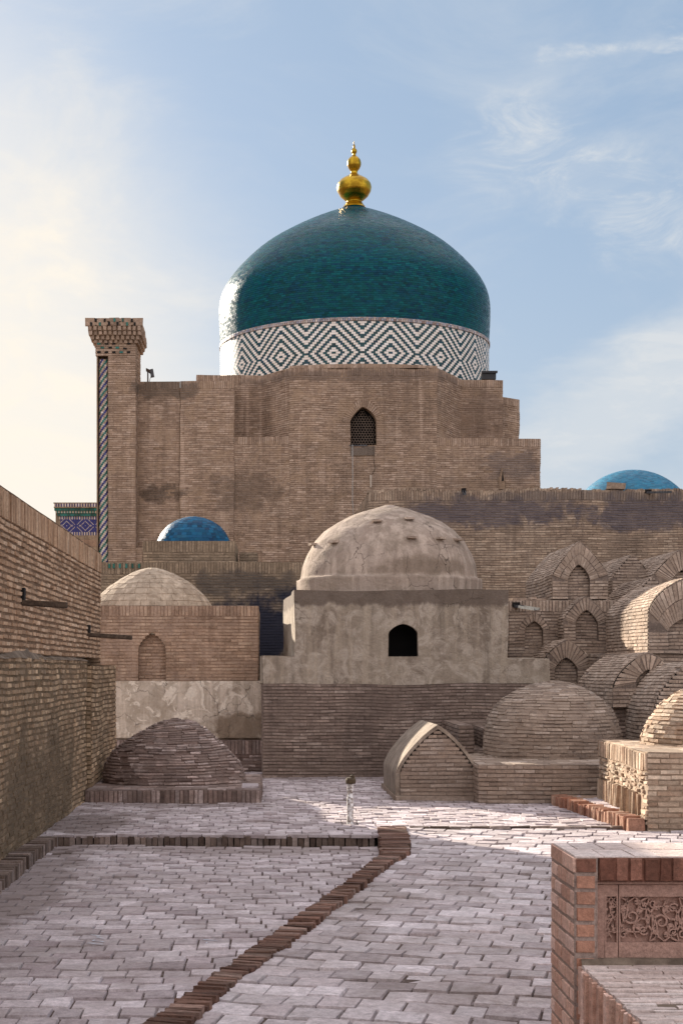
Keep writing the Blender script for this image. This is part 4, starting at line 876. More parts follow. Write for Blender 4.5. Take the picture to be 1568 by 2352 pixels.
# finial
def fz(yc): return 2 + (1535 - (287.1 + yc / 2.1)) / F * 54.5
def fr(w): return w / 2.1 / F * 54.5
fp = [(56, 400), (50, 390), (46, 386), (42, 378), (34, 370), (46, 362), (66, 345), (80, 322), (84, 302), (80, 284), (66, 266), (44, 252), (26, 243), (18, 235), (15, 226), (20, 219), (27, 210), (33, 196), (34, 184), (30, 168), (20, 156), (10, 149), (7, 143), (10, 137), (14, 130), (13, 120), (8, 114), (4, 110), (6, 104), (5, 98), (2, 94), (1.2, 78), (.3, 76)]
P_ = np.array([(fr(a), fz(b)) for a, b in fp]); s_ = np.concatenate([[0], np.cumsum(np.hypot(*np.diff(P_, axis=0).T))]); sf = np.linspace(0, s_[-1], 110); Q = np.stack([np.interp(sf, s_, P_[:, 0]), np.interp(sf, s_, P_[:, 1])], 1)
for _ in range(1): Q[1:-1] = (Q[:-2] + 2 * Q[1:-1] + Q[2:]) / 4
mb = MB(); rev(mb, Q.tolist(), DC, 48, 0, True); mb.build('finial', [M_gold], dome)

# floodlight and camera on the parapet
fy = 49.3; t = thing('floodlight', 'black box floodlight on the parapet at the right foot of the teal dome', 'floodlight', (X(1124, fy), fy, zd))
mb = MB(); box(mb, X(1108, fy), X(1140, fy), fy + .1, fy + .42, zd + .02, zd + .25, 0, .01); mb.build('housing', [M_black], t)
mb = MB(); box(mb, X(1106, fy), X(1142, fy), fy + .02, fy + .12, zd + .20, zd + .265, 0, .005); mb.build('visor', [M_black], t)
mb = MB(); tube(mb, [(X(1114, fy), fy + .25, zd - .03), (X(1114, fy), fy + .25, zd + .04)], .02); mb.build('bracket', [M_black], t); mb = MB(); tube(mb, [(X(1134, fy), fy + .25, zd - .03), (X(1134, fy), fy + .25, zd + .04)], .02); mb.build('bracket', [M_black], t)
fy = MY + .5; t = thing('security_light', 'small lamp head on a thin pole on the wall beside the corner pillar', 'lamp', (X(339, fy), fy, zb1))
mb = MB(); tube(mb, [(X(340, fy), fy, zb1 - .02), (X(340, fy), fy, zb1 + .42)], .022); mb.build('pole', [M_wood], t)
mb = MB(); boxes(mb, [(X(349.5, fy), fy, zb1 + .34)], [(.05, 0, .012)], [(0, .06, 0)], [(-.02, 0, .12)], 0, .002); mb.build('lamp_head', [M_zinc], t)
mb = MB(); boxes(mb, [(X(341, fy), fy, zb1 + .42)], [(.07, 0, -.03)], [(0, .05, 0)], [(.0, 0, .045)], 0, .002); tube(mb, [(X(341, fy), fy, zb1 + .38), (X(349, fy), fy, zb1 + .30)], .012, 6); tube(mb, [(X(342, fy), fy, zb1 + .02), (X(347, fy), fy, zb1 + .25)], .008, 5); mb.build('arm', [M_wood], t)

# ------------------------------------------------------------------ tiled portal far left
TY = 62.0
t = thing('tiled_portal', 'distant portal top with cobalt blue, white and green tilework left of the pillar', 'building', (X(190, TY), TY, 0))
mb = MB(); x0, x1 = X(130, TY), X(330, TY)
def zz_(c): return Z(1136.9 + c / 10.5, TY)
def xx_(c): return X(114.8 + c / 10.5, TY)
box(mb, xx_(140), x1, TY + .02, TY + 2, 0, zz_(200), 3)
def stripe(c0, c1, cols, w, off=0.0, x_a=140, out=0.0):
    z1, z0 = zz_(c0), zz_(c1); x = x_a; i = 0
    while x < 1900:
        m = cols[i % len(cols)]; box(mb, xx_(x), xx_(x + w) - .004, TY - out - .03, TY + .1, z0, z1, m); x += w; i += 1
stripe(198, 222, [3], 60, x_a=112, out=.25); stripe(224, 300, [1, 2], 32, x_a=130, out=.25); stripe(302, 326, [3], 60, x_a=120, out=.25)
stripe(328, 388, [4], 80, x_a=128, out=.18); stripe(392, 445, [1, 4], 34, x_a=150, out=.12); stripe(448, 512, [4], 80, x_a=190, out=.06)
stripe(516, 590, [1, 0], 30, x_a=230); stripe(895, 975, [1, 0], 30, x_a=230); stripe(977, 1080, [3], 100, x_a=230); stripe(1082, 1250, [5], 100, x_a=230); stripe(1255, 1330, [3], 100, x_a=230)
cw = 16.0
for j in range(19):
    for i in range(90):
        xa = 260 + i * cw; a = (i - 37) % 28; a = min(a, 28 - a); b = abs(j - 9); on = (a + b == 7) or (a + b == 14 and b > 1) or (a == 0 and b == 0) or (a + b == 9 and b < 2 )
        box(mb, xx_(xa), xx_(xa + cw), TY - .03, TY + .05, zz_(592 + (j + 1) * cw), zz_(592 + j * cw), 1 if on else 0)
mb.build('tile_front', [M_navy, M_cream, glaze('violet_tile', [(.03, .015, .08), (.05, .025, .12)], .4), M_rear, M_green, M_shrine], t)

# far turquoise dome at right
TY2 = 70; t = thing('far_dome', 'turquoise dome cap showing behind the long wall on the right', 'dome', (X(1450, TY2), TY2, 0))
R0 = 2.85; cz = Z(1080, TY2) - R0; prof = [(R0, cz - .5)] + [(R0 * math.cos(a), cz + R0 * math.sin(a) + .0) for a in np.linspace(0, np.pi / 2 - .01, 26)]
R = Rev(prof, (X(1450, TY2), TY2)); mb = MB(); sheet(mb, R, 0, 2 * np.pi, 0, R.L, 64, 30, 0, 0, smooth=True); lay(mb, R, 0, R.L - .05, .075, .18, None, .004, .005, ulen=R.r, urange=(-np.pi, np.pi), inset=.001); mb.build('cupola', [M_turq], t)
mb = MB(); rev(mb, [(R0 + .1, 0), (R0 + .1, cz - .4), (R0 - .2, cz - .38)], (X(1450, TY2), TY2), 48, 0); mb.build('drum', [M_rwall], t)

# ------------------------------------------------------------------ long wall on the right
WY = 39.0; wz = Z(1127, WY)
t = thing('long_wall', 'long weathered brick wall with a dark blue stain under its top, right of the plastered dome', 'wall', (X(1200, WY), WY, 0))
mb = MB(); prism(mb, [(X(845, WY), WY), (X(1800, WY), WY), (X(1800, WY), WY + .8), (X(845, WY) + .6, WY + 7), (X(845, WY), WY + 7)], 0, wz, .062, .25, .010, .010, band=.25, lay0=2.4, skip=(1, 2, 3), topbricks=False)
mb.add([(X(845, WY), WY + .8, 0), (X(1800, WY), WY + .8, 0), (X(1800, WY), WY + .8, wz), (X(845, WY), WY + .8, wz)], [[3, 2, 1, 0]], 1)
xs = np.arange(X(845, WY), X(1800, WY), .07); n = len(xs); boxes(mb, np.stack([xs, np.full(n, WY + .12), wz + rng.uniform(-.02, .02, n) + .03 * np.sin(xs * 2.1)], 1), [(.03, 0, 0)], [(0, .13, 0)], [(0, 0, .035)], 0, .006)
boxes(mb, [(X(1411, WY), WY + .1, wz + .09)], [(.2, 0, 0)], [(0, .14, 0)], [(0, 0, .07)], 0, .04)
mb.build('wall_face', [M_rwall, M_rwallm], t, w=.05)
def spout(px, py, Y, L, label, mat, dx=.1, w=.05):
    x, z = X(px, Y), Z(py, Y); t = thing('rain_spout', label, 'spout', (x, Y, z), 'metal rain spouts'); mb = MB()
    boxes(mb, [(x + dx / 2, Y - L / 2, z - .05)], [(w, 0, 0)], [(-dx / 2, L / 2, .05)], [(0, 0, .006)], 0, .002)
    for s in (-1, 1): boxes(mb, [(x + dx / 2 + s * w, Y - L / 2, z - .05 + .02)], [(.006, 0, 0)], [(-dx / 2, L / 2, .05)], [(0, 0, .025)], 0, .002)
    mb.build('trough', [mat], t); mb = MB(); box(mb, x - w - .03, x + w + .03, Y - .035, Y - .008, z, z + .09, 0, .004); mb.build('outlet', [M_hole], t)
spout(1064, 1130, WY, .25, 'small metal spout near the left end of the long wall top, above the plastered dome', M_zinc, .0, .03)
spout(1487, 1133, WY, 1.0, 'metal spout sticking out of the long wall below the turquoise dome', M_zinc, .28, .05)

# ------------------------------------------------------------------ plastered domed tomb (centre)
CY = 27.4
t = thing('plastered_domed_tomb', 'grey plastered domed tomb with a small dark arched window, on a brick base', 'tomb', (X(893, CY + 2.2), CY + 2.2, TZ))
mb = MB(); xL, xR = X(605, CY), X(1262, CY); zmid = Z(1570, CY); zst = Z(1508, CY); ztp = Z(1356, CY)
brick_wall(mb, Plane((xL, CY, 0), (1, 0, 0)), xR - xL, 0, zmid, .058, .25, .010, .010, lay0=TZ - .02)
brick_wall(mb, Plane((X(598, CY + 2.4), CY + 2.4, 0), (xL - X(598, CY + 2.4), -2.4, 0)), math.hypot(xL - X(598, CY + 2.4), 2.4), 0, zmid, .058, .25, .008, .010)
prism(mb, [(xR, CY), (xR, CY + 3.4)], 0, zmid, closed=False, top=False)
mb.build('brick_base', [M_front, M_frontm], t, w=.035)
def plaster_face(mb, M, u0, u1, v0, v1, niches=(), amp=.012, n=0.0):
    tmp = MB(); backing(tmp, M, u0, u1, v0, lambda u: v1, niches, 0, .10, n); v = np.concatenate(tmp.v)
    v = v + M.N[None] * ((vnoise(v, 1.5, 12) * 2 + vnoise(v, 5, 13)) * amp)[:, None]; mb.add(v, tmp.f, 0, None, True)
mb = MB(); xU0, xU1 = X(678, CY), X(1166, CY)
wd = dict(c=X(924, CY), hw=34 / F * CY, z0=Z(1505, CY), spring=Z(1455, CY), apex=Z(1432, CY), depth=.22, a=1.5, b=.62)
M0 = Plane((0, CY - .012, 0), (1, 0, 0))
plaster_face(mb, M0, xL, xU0, zmid, zst); plaster_face(mb, M0, xU0, xU1, zmid, ztp, [wd]); reveal(mb, M0, wd, .22, 0, 0.0)
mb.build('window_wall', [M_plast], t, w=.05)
mb = MB(); xb = X(658, CY + 1.1)
Ms = Plane((X(652, CY + 3.6), CY + 3.6, 0), (xU0 - X(652, CY + 3.6), -3.6, 0)); sheet(mb, Ms, 0, math.hypot(xU0 - X(652, CY + 3.6), 3.6), zst - .1, ztp, 16, 12, 0, 0, smooth=True)
mb.add([(xL, CY - .01, zst), (xU0, CY - .01, zst), (xU0, CY + 3.2, zst), (X(598, CY + 2.4), CY + 3.2, zst)], [[0, 1, 2, 3]], 0)
Ml = Plane((X(597, CY + 2.4), CY + 2.4, 0), (xL - X(597, CY + 2.4), -2.4, 0)); sheet(mb, Ml, 0, math.hypot(xL - X(597, CY + 2.4), 2.4), zmid - .01, zst, 8, 4, .01, 0, smooth=True)
sheet(mb, Plane((xU1, CY, 0), (0, 1, 0)), 0, 4.3, zmid, ztp, 10, 8, 0, 0); sheet(mb, Plane((xU0, CY - .01, ztp), (1, 0, 0), (0, 1, 0)), 0, xU1 - xU0, 0, 4.4, 30, 20, 0, 0)
# right low block
xr0 = X(1172, CY); zq = Z(1512, CY); plaster_face(mb, M0, xU1 - .01, xR, zmid, zq); sheet(mb, Plane((xR, CY, 0), (0, 1, 0)), 0, 2.4, zmid, zq, 6, 4, 0, 0); sheet(mb, Plane((xU1, CY - .01, zq), (1, 0, 0), (0, 1, 0)), 0, xR - xU1, 0, 2.6, 6, 6, 0, 0)
box(mb, xU0 + .2, xU1 - .2, CY + .9, CY + 4, 0, ztp - .05, 0)
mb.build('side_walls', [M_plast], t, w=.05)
mb = MB(); box(mb, wd['c'] - .6, wd['c'] + .6, CY + .75, CY + .80, wd['z0'] - .3, wd['apex'] + .3, 0)
for s in (-1, 1): box(mb, wd['c'] + s * .6 - .02, wd['c'] + s * .6 + .02, CY + .2, CY + .8, wd['z0'] - .3, wd['apex'] + .3, 0)
box(mb, wd['c'] - .6, wd['c'] + .6, CY + .2, CY + .8, wd['apex'] + .3, wd['apex'] + .32, 0); box(mb, wd['c'] - .6, wd['c'] + .6, CY + .2, CY + .8, wd['z0'] - .32, wd['z0'] - .3, 0)
mb.build('window', [M_hole], t)
DY = CY + 2.15; dX = X(893, DY); k = (DY - .2) / F
rings = [(214, 1362), (214, 1334), (205, 1331), (204, 1322), (200, 1300), (190, 1272), (174, 1246), (152, 1222), (124, 1203), (94, 1188), (66, 1178), (42, 1171), (24, 1166), (10, 1162), (.5, 1161)]
prof = [(a * k, Z(b, DY - .2 - 1.0 * (a / 204))) for a, b in rings]
prof = [(a * k, Z(b, DY)) for a, b in rings]; prof[0] = (213 * k, ztp - .03)
pr = np.array(prof); s_ = np.concatenate([[0], np.cumsum(np.hypot(*np.diff(pr, axis=0).T))]); sf = np.unique(np.concatenate([s_, np.linspace(0, s_[-1], 60)])); pr = np.stack([np.interp(sf, s_, pr[:, 0]), np.interp(sf, s_, pr[:, 1])], 1)
pr[8:-1] = (pr[7:-2] + 2 * pr[8:-1] + pr[9:]) / 4
R = Rev(pr, (dX, DY), lump=.05, seed=41); mb = MB(); uu, vv = np.meshgrid(np.linspace(0, 2 * np.pi, 121), R.s); P = R(uu, vv, 0).reshape(-1, 3)
P += (vnoise(P, 7, 6) * .012)[:, None]; i, j = np.meshgrid(np.arange(120), np.arange(len(R.s) - 1)); a = (j * 121 + i).ravel(); mb.add(P, np.stack([a, a + 1, a + 122, a + 121], 1), 0, None, True)
dm = mb.build('dome', [M_domepl], t)
# projecting scaffold bricks on the dome
for k2, (px, py) in enumerate(((867, 1199), (937, 1194), (770, 1246), (723, 1252), (945, 1236), (1008, 1238), (1047, 1241))):
    uu, vv = np.meshgrid(np.linspace(-1.5, 1.5, 161), np.linspace(R.s[6], R.L, 200)); Pq = R(uu, vv, 0.0)
    e = (VX + F * Pq[..., 0] / Pq[..., 1] - px) ** 2 + (VY - F * (Pq[..., 2] - EH) / Pq[..., 1] - py) ** 2; q = np.unravel_index(e.argmin(), e.shape); best = (0, float(uu[q]), float(vv[q]))
    u, v = best[1:]; Pq = R(u, v, 0.02); ou = V3(math.sin(u), -math.cos(u), 0); sd_ = V3(math.cos(u), math.sin(u), 0); mb = MB()
    boxes(mb, [Pq], [sd_ * .085], [ou * .09], [(0, 0, .02)], 0, .008); mb.build('projecting_brick', [M_old], t if False else dm)

# ------------------------------------------------------------------ vault tombs
def vault(name, label, px0, px1, pyb, pya, Y, Yb, niche=None, spring=None, mats=None, a=1.15, b=.72, pitch=.06, blen=.24, group=None, dx=0.0, dz=0.0, courses=1, apx=None, w=.03, coat=None, ext=0.0):
    """barrel vault grave; px0..px1, base and apex rows measured at its front plane Y; runs back to Yb"""
    mats = mats or (M_old, M_oldm); x0, x1 = X(px0, Y), X(px1, Y); zb, za = Z(pyb, Y), Z(pya, Y); cx = (x0 + x1) / 2; hw = (x1 - x0) / 2
    zs = Z(spring, Y) if spring else zb + (za - zb) * .25
    t = thing(name, label, 'tomb', (cx, (Y + Yb) / 2, zb), group)
    prof = arcpts(hw, zs, za, a, b, 36, zb - ext); E = Extr(prof, cx, Y, Yb, dx, dz)
    mb = MB(); L = Yb - Y; sheet(mb, E, 0, L, 0, E.L, max(4, int(L / .3)), 40, -.004, 1, flip=True)
    EE = lambda u, v, n: E(u, v, n)
    lay(mb, EE, 0, E.L, pitch, blen, lambda v: [(0.02, L)], .010, .010, drop=.02)
    bk = [[cx + dx + x, Yb, z + dz] for x, z in prof]; mb.add(bk, [list(range(len(bk)))], 1)
    if coat:
        A_ = arcpts(hw + .004, zs, za + .004, a, b, 36, zb); B_ = arcpts(hw + coat[0], zs, za + coat[0] * 1.2, a, b, 36, zb); n = len(A_)
        P = [(cx + x, Y - .05, z) for x, z in A_] + [(cx + x, Y - .05, z) for x, z in B_] + [(cx + x, Y + coat[1], z) for x, z in B_]
        mb.add(P, [[i, i + 1, n + i + 1, n + i] for i in range(n - 1)] + [[n + i, n + i + 1, 2 * n + i + 1, 2 * n + i] for i in range(n - 1)], 2)
    mb.build('vault_body', list(mats) + [coat[2]] if coat else list(mats), t, w=w)
    mb = MB(); M = Plane((cx, Y - .02, 0), (1, 0, 0)); top = lambda u: (zs + (za - zs) * float(af(u / hw, a, b)))
    ns = []
    if niche:
        n0, n1, nb, na, nsps = niche; nc = dict(c=X((n0 + n1) / 2, Y) - cx, hw=(n1 - n0) / 2 / F * Y, z0=Z(nb, Y), apex=Z(na, Y), spring=Z(nsps, Y), depth=.10); ns = [nc]
    backing(mb, M, -hw, hw, zb - ext, top, ns)
    if niche:
        reveal(mb, M, nc, .10); sp = min(zs, nc['spring'])
        A_ = arcpts(nc['hw'], nc['spring'], nc['apex'], n=40); A_[:, 0] += nc['c']; B_ = arcpts(hw - .01, max(zs, zb), za - .015, a, b, 40)
        fan(mb, M, A_, B_, .056, courses, .009, .010)
        def segs(v): 
            lo = (-hw, nc['c'] - nc['hw']); hi = (nc['c'] + nc['hw'], hw)
            if v < nc['z0']: return [(-hw, hw)]
            if v > nc['spring']: return []
            return [lo, hi]
        lay(mb, M, zb - ext, min(nc['spring'], zs), pitch, blen, segs, .012, .012)
    else:
        lay(mb, M, zb - ext, za - .012, pitch, blen, lambda v: [(-arc_half(v, hw, zs, za, a, b) + .006, arc_half(v, hw, zs, za, a, b) - .006)], .012, .012, drop=.02)
    mb.build('end_wall', list(mats), t, w=w)
    if niche:
        mb = MB(); infill(mb, M, nc, .10, pitch, blen); mb.build('niche_infill', list(mats), t, w=w)
    return t
GV = 'brick vault graves on the right'
# terrace masses that carry them
def mass(name, label, pts, z1, band=0.0, niches={}, lay0=0.0, mats=(M_old, M_oldm), Yn=None, skip=(), ring=.14):
    t = thing(name, label, 'wall', (pts[0][0], pts[0][1], 0)); mb = MB()
    prism(mb, pts, 0, z1, .062, .25, .012, .012, band=band, niches=niches, ring=ring if niches else 0, lay0=lay0, skip=skip); mb.build('brick_face', list(mats), t, w=.04)
    for i, cs in niches.items():
        a, b = pts[i], pts[(i + 1) % len(pts)]; M = Plane((a[0], a[1], 0), (b[0] - a[0], b[1] - a[1], 0))
        for c in cs: mb = MB(); infill(mb, M, c, c['depth'], .062, .22); mb.build('niche_infill', list(mats), t, w=.04)
    return t
WQ = 30.6; q0 = X(1168, WQ); zt9 = Z(1381, WQ)
nq = dict(c=X(1225.5, WQ) - q0, hw=21 / F * WQ, z0=Z(1497, WQ), spring=Z(1452, WQ), apex=Z(1429, WQ), depth=.10)
mass('niched_wall', 'brick terrace wall with an upright-brick top and small arched niche beside the plastered domed tomb', rect(q0, X(1700, WQ), WQ, 38.9), zt9, .22, {0: [nq]}, 1.0, skip=(2, 1))
mass('vault_platform', 'brick platform carrying the big ribbed vault at the right edge', rect(X(1392, 27.6), X(1750, 27.6), 26.56, WQ - .03), Z(1500, 26.5), 0, {}, .0, skip=(2, 1))
mass('vault_platform', 'low dark brick footing under the cracked vault, behind the big brick dome', rect(X(1402, 25.06), X(1570, 25.0), 25.0, 27.9), Z(1612, 25), 0, {}, .0, (M_front, M_frontm), skip=(2, 1))
vault('vault_grave', 'tall pointed brick vault with a bricked-up niche standing on top of the niched wall', 1267, 1394, 1378, 1243, 31.0, 34.2, (1303, 1352, 1384, 1298, 1335), 1322, group=GV, a=1.15, b=.85, courses=2)
vault('vault_grave', 'middle one of the three vaults lined up under the long wall, cracked and half hidden', 1404, 1500, 1380, 1273, 33.4, 36.4, None, 1330, group=GV, a=1.1, b=.85)
vault('vault_grave', 'topmost vault at the right edge under the long wall', 1500, 1618, 1380, 1263, 32.6, 37.2, (1540, 1590, 1380, 1310, 1340), 1320, group=GV, a=1.15, b=.85)
vault('vault_grave', 'small narrow vault squeezed in above the big ribbed vault at the right edge', 1447, 1545, 1400, 1325, 30.3, 33.0, None, 1385, group=GV, a=1.1, b=.85)
vault('vault_grave', 'big ribbed brick vault at the right edge with wide fan of bricks round its niche', 1487, 1662, 1500, 1328, 26.5, 29.8, (1532, 1616, 1490, 1420, 1450), 1405, group=GV, a=1.35, b=.62, courses=2)
vault('vault_grave', 'squat cracked vault with a small niche, below the big ribbed vault', 1405, 1566, 1610, 1500, 24.9, 27.6, (1459, 1514, 1600, 1539, 1568), 1580, group=GV, a=1.35, b=.62, ext=.1)
vault('vault_grave', 'small pointed vault front set against the niched wall, under the tall pointed vault', 1294, 1398, 1482, 1369, 30.0, 31.2, (1321, 1372, 1474, 1402, 1435), 1425, group=GV, a=1.2, b=.8, ext=1.6)
vault('vault_grave', 'lowest small vault front with fanned bricks, behind the big brick dome', 1238, 1362, 1580, 1470, 29.2, 30.9, (1272, 1324, 1572, 1511, 1540), 1535, group=GV, a=1.35, b=.68, ext=1.4)
vault('vault_grave', 'rough pale vault side at the right edge above the sunlit tomb dome', 1500, 1680, 1680, 1522, 23.2, 26.2, None, 1640, group=GV, a=1.35, b=.62, ext=.9)
# debris on the terrace top
t = thing('brick_rubble', 'loose bricks lying on the niched wall beside the tall pointed vault', 'rubble', (X(1180, 31.5), 31.5, zt9)); mb = MB()
for _ in range(26):
    a = rng.uniform(0, 3); boxes(mb, [(rng.uniform(X(1170, 31), X(1225, 32)), rng.uniform(30.9, 33), zt9 + .02 + rng.uniform(0, .06))], [(.12 * math.cos(a), .12 * math.sin(a), 0)], [(-.06 * math.sin(a), .06 * math.cos(a), 0)], [(0, 0, .025)], 0, .01)
mb.build('bricks', [M_old], t)
spout(1184, 1394, WQ, 1.0, 'metal spout lying at the top of the niched wall right of the plastered domed tomb', M_zinc, .24, .05)

# small vault tomb near the middle with pale plastered skin
vy = YG(1838, TZ)
vt = vault('vault_grave', 'lone pointed vault grave with plaster rim on the paving before the plastered tomb', 916, 1090, 1838, 1676, vy, vy + 2.3, None, 1778, mats=(M_dometomb, M_dometombm), a=1.16, b=.70, coat=(.055, 2.35, M_skin), w=.02)
mb = MB(); xx0, xx1 = X(912, vy), X(1094, vy); box(mb, xx0 - .03, xx1, vy - .10, vy - .0, TZ - .02, TZ + .065, 0, .006); box(mb, xx0 - .06, xx0 + .05, vy - .02, vy + 2.4, TZ - .02, TZ + .065, 0, .008); mb.build('plinth', [M_dometomb], vt)

# low box graves between it and the big dome
t = thing('box_grave', 'low hollow brick box grave behind the lone vault, partly hidden by the big brick dome', 'tomb', (X(1050, 25.6), 26, TZ)); by = 25.6
mb = MB(); prism(mb, rect(3.00, 3.22, 24.8, 27.36), TZ - .05, 1.09, .06, .24)
prism(mb, rect(3.225, 4.1, 26.75, 27.36), TZ - .05, 1.07, .06, .24); prism(mb, rect(3.225, 3.9, 24.9, 26.74), TZ - .05, .70, .06, .24); prism(mb, rect(3.46, 3.60, 25.4, 26.74), .6, 1.02, .06, .24)
mb.build('brick_box', [M_front, M_frontm], t, w=.02)

# big dome tomb
t = thing('brick_dome_tomb', 'large round brick dome grave on a low rectangular brick base, right of the lone vault', 'tomb', (X(1265, 24), 24, TZ)); ty = YG(1846, TZ); zt_ = Z(1757, ty)
mb = MB(); prism(mb, rect(X(1097, ty), X(1480, ty), ty, ty + 3.2), TZ - .05, zt_, .062, .25, .012, .010); mb.build('base', [M_dometomb, M_dometombm], t, w=.03)
dy = 24.1; k = dy / F; rr = [(158, zt_ - .02), (157, zt_ + .16), (153, zt_ + .36), (145, zt_ + .55), (131, zt_ + .73), (110, zt_ + .89), (84, zt_ + 1.01), (56, zt_ + 1.09), (28, zt_ + 1.13), (3, zt_ + 1.145)]
R = Rev([(a * k, z) for a, z in rr], (X(1268, dy), dy), 1.0, lump=.045, seed=55); mb = MB(); sheet(mb, R, 0, 2 * np.pi, 0, R.L, 64, 30, -.006, 1)
lay(mb, R, 0, R.L - .05, .056, .24, None, .009, .009, ulen=R.r, urange=(-np.pi, np.pi), jit=1.7, drop=.03); mb.build('dome', [M_dometomb, M_dometombm], t, w=.05)

# right sunlit tomb
t = thing('sunlit_tomb', 'sunlit ochre brick block tomb with a small dome on top, at the right edge', 'tomb', (5.2, 19, TZ))
cA, cB = (X(1485, 18.4), 18.4), (X(1377, 21.55), 21.55); zt_ = 1.01
mb = MB(); prism(mb, [cA, (8.5, 18.4), (8.5, 21.7), (cB[0] - .0, cB[1])], TZ - .05, zt_, .062, .25, .012, .012, band=.0, skip=(1, 3))
M = Plane((cB[0], cB[1], 0), (cA[0] - cB[0], cA[1] - cB[1], 0)); wl = math.hypot(cA[0] - cB[0], cA[1] - cB[1]); backing(mb, M, 0, wl, TZ - .05, lambda u: zt_, [])
lay(mb, M, zt_ - .22, zt_, .22, .064, lambda v: [(0, wl)], .02, .012, bond=False, mat=0); lay(mb, M, TZ + .42, zt_ - .22, .058, .13, lambda v: [(0, wl)], .022, .014, drop=.06, jit=1.8)
lay(mb, M, TZ + .05, TZ + .42, .37, .062, lambda v: [(.1, wl - .25)], .035, .018, bond=False, drop=.16, jit=1.8); lay(mb, M, TZ + .05, TZ + .42, .058, .2, lambda v: [(wl - .25, wl)], .02, .014, jit=1.6)
mb.build('block', [M_lit, M_litm], t, w=.03)
dy = 20.3; rr = [(1.06, zt_ - .02), (1.04, zt_ + .12), (.96, zt_ + .32), (.82, zt_ + .50), (.62, zt_ + .66), (.38, zt_ + .76), (.16, zt_ + .81), (.02, zt_ + .82)]
R = Rev(rr, (X(1480, dy) + 1.03, dy), lump=.05, seed=66); mb = MB(); sheet(mb, R, 0, 2 * np.pi, 0, R.L, 56, 26, -.004, 1); lay(mb, R, 0, R.L - .05, .060, .2, None, .014, .011, ulen=R.r, urange=(-np.pi, np.pi), jit=1.7, drop=.03); mb.build('dome', [M_lit, M_litm], t)
# its plinth of bricks on edge
mb = MB(); C = []; A = []; Bv = []; Cv = []
a0, a1 = V3(4.20, 18.42, 0), V3(3.92, 21.9, 0); dl = a1 - a0; Ld = np.linalg.norm(dl); dl /= Ld; nn_ = V3(dl[1], -dl[0], 0)
for s in np.arange(0, Ld, .058):
    c = a0 + dl * s; h = .135 + rng.uniform(-.022, .018); C.append((c[0] + nn_[0] * .10 + rng.uniform(-.02, .02), c[1] + nn_[1] * .12, TZ + h / 2 - .03)); A.append(nn_ * .10); Bv.append(dl * .022 + nn_ * rng.uniform(-.006, .006)); Cv.append((rng.uniform(-.008, .008), rng.uniform(-.008, .008), h / 2 + .03))
boxes(mb, C, A, Bv, Cv, 0, .007)
mb2 = mb; P = [(a0[0] + .12, a0[1] + .02, TZ + .08), (cA[0] + .2, cA[1] + .05, TZ + .09), (cB[0] + .5, 21.7, TZ + .13), (a1[0] + .15, 21.9, TZ + .13)]; mb.add(P, [[0, 1, 2, 3]], 1)
lay(mb, Plane((0, 0, TZ + .115), (1, 0, 0), (0, 1, 0)), 19.9, 21.9, .25, .24, lambda v: [(float(np.interp(v, [a0[1], a1[1]], [a0[0], a1[0]])) + .25, float(np.interp(v, [cA[1], cB[1]], [cA[0], cB[0]])) + .1)], .01, .014, mat=2)
mb.build('edging', [M_kerblit, M_earth, M_pave], t)
P = []; mbd = MB(); n1, n2 = 40, 14
uu, vv = np.meshgrid(np.linspace(0, 1, n1), np.linspace(0, 1, n2)); xa = cA[0] + .03 + (cB[0] - cA[0]) * uu - .16 * vv; ya = cA[1] + .02 + (cB[1] - cA[1]) * uu; zz = TZ + .07 + .09 * (1 - vv) ** 2
P = np.stack([xa, ya, zz], -1).reshape(-1, 3); P[:, 2] += vnoise(P, 5, 3) * .05 + vnoise(P, 14, 3) * .035; i, j = np.meshgrid(np.arange(n1 - 1), np.arange(n2 - 1)); a = (j * n1 + i).ravel(); mbd.add(P, np.stack([a, a + 1, a + n1 + 1, a + n1], 1)[:, ::-1], 0, None, True)
mbd.build('crumbled_earth', [M_earth], t)

# ------------------------------------------------------------------ foreground tomb with carved panel
fyN, fyF = 8.2, 8.86; fX = X(1318, fyN); fzt = Z(1968, fyN); pw = 52 / F * fyN
t = thing('carved_tomb', 'orange brick box tomb with a carved terracotta scroll panel, in the right foreground', 'tomb', (fX + .6, 8.5, 0))
mb = MB(); xR = 4.2; gp = .020
Ml = Plane((fX, fyF, 0), (0, -1, 0)); wl = fyF - fyN; lay0_ = 8.4e-2
backing(mb, Ml, 0, wl, -.1, lambda u: fzt - .004, [], n=-.004); lay(mb, Ml, fzt - .086 * 12, fzt - .086, .086, .25, lambda v: [(0, wl)], .005, gp, inset=.003, jit=.6, mat=0, ug=.8); lay(mb, Ml, fzt - .086, fzt, .086, .33, lambda v: [(0, wl)], .006, .012, inset=.003, jit=.5, mat=0)
Mf = Plane((fX, fyN, 0), (1, 0, 0)); backing(mb, Mf, 0, pw + .004, -.1, lambda u: fzt - .004, [], n=-.004)
pzs = [fzt - .066] + [fzt - .066 - .084 * i for i in range(1, 9)]
lay(mb, Mf, fzt - .086 * 12, fzt - .086, .086, .118, lambda v: [(0, pw)], .006, gp * 1.0, inset=.004, jit=.6, bond=False, mat=4)
lay(mb, Mf, fzt - .086, fzt, .086, .3, lambda v: [(0, pw)], .008, .012, inset=.003, jit=.5, bond=False, mat=2)
Md = Plane((fX + pw + .008, fyN, 0), (1, 0, 0)); wS = xR - fX - pw; lay(mb, Md, fzt - .128, fzt, .128, .077, lambda v: [(0, wS)], .008, .007, bond=False, inset=.005, jit=1.0, mat=2); backing(mb, Md, 0, wS, fzt - .126, lambda u: fzt - .003, [], n=-.003, mat=2)
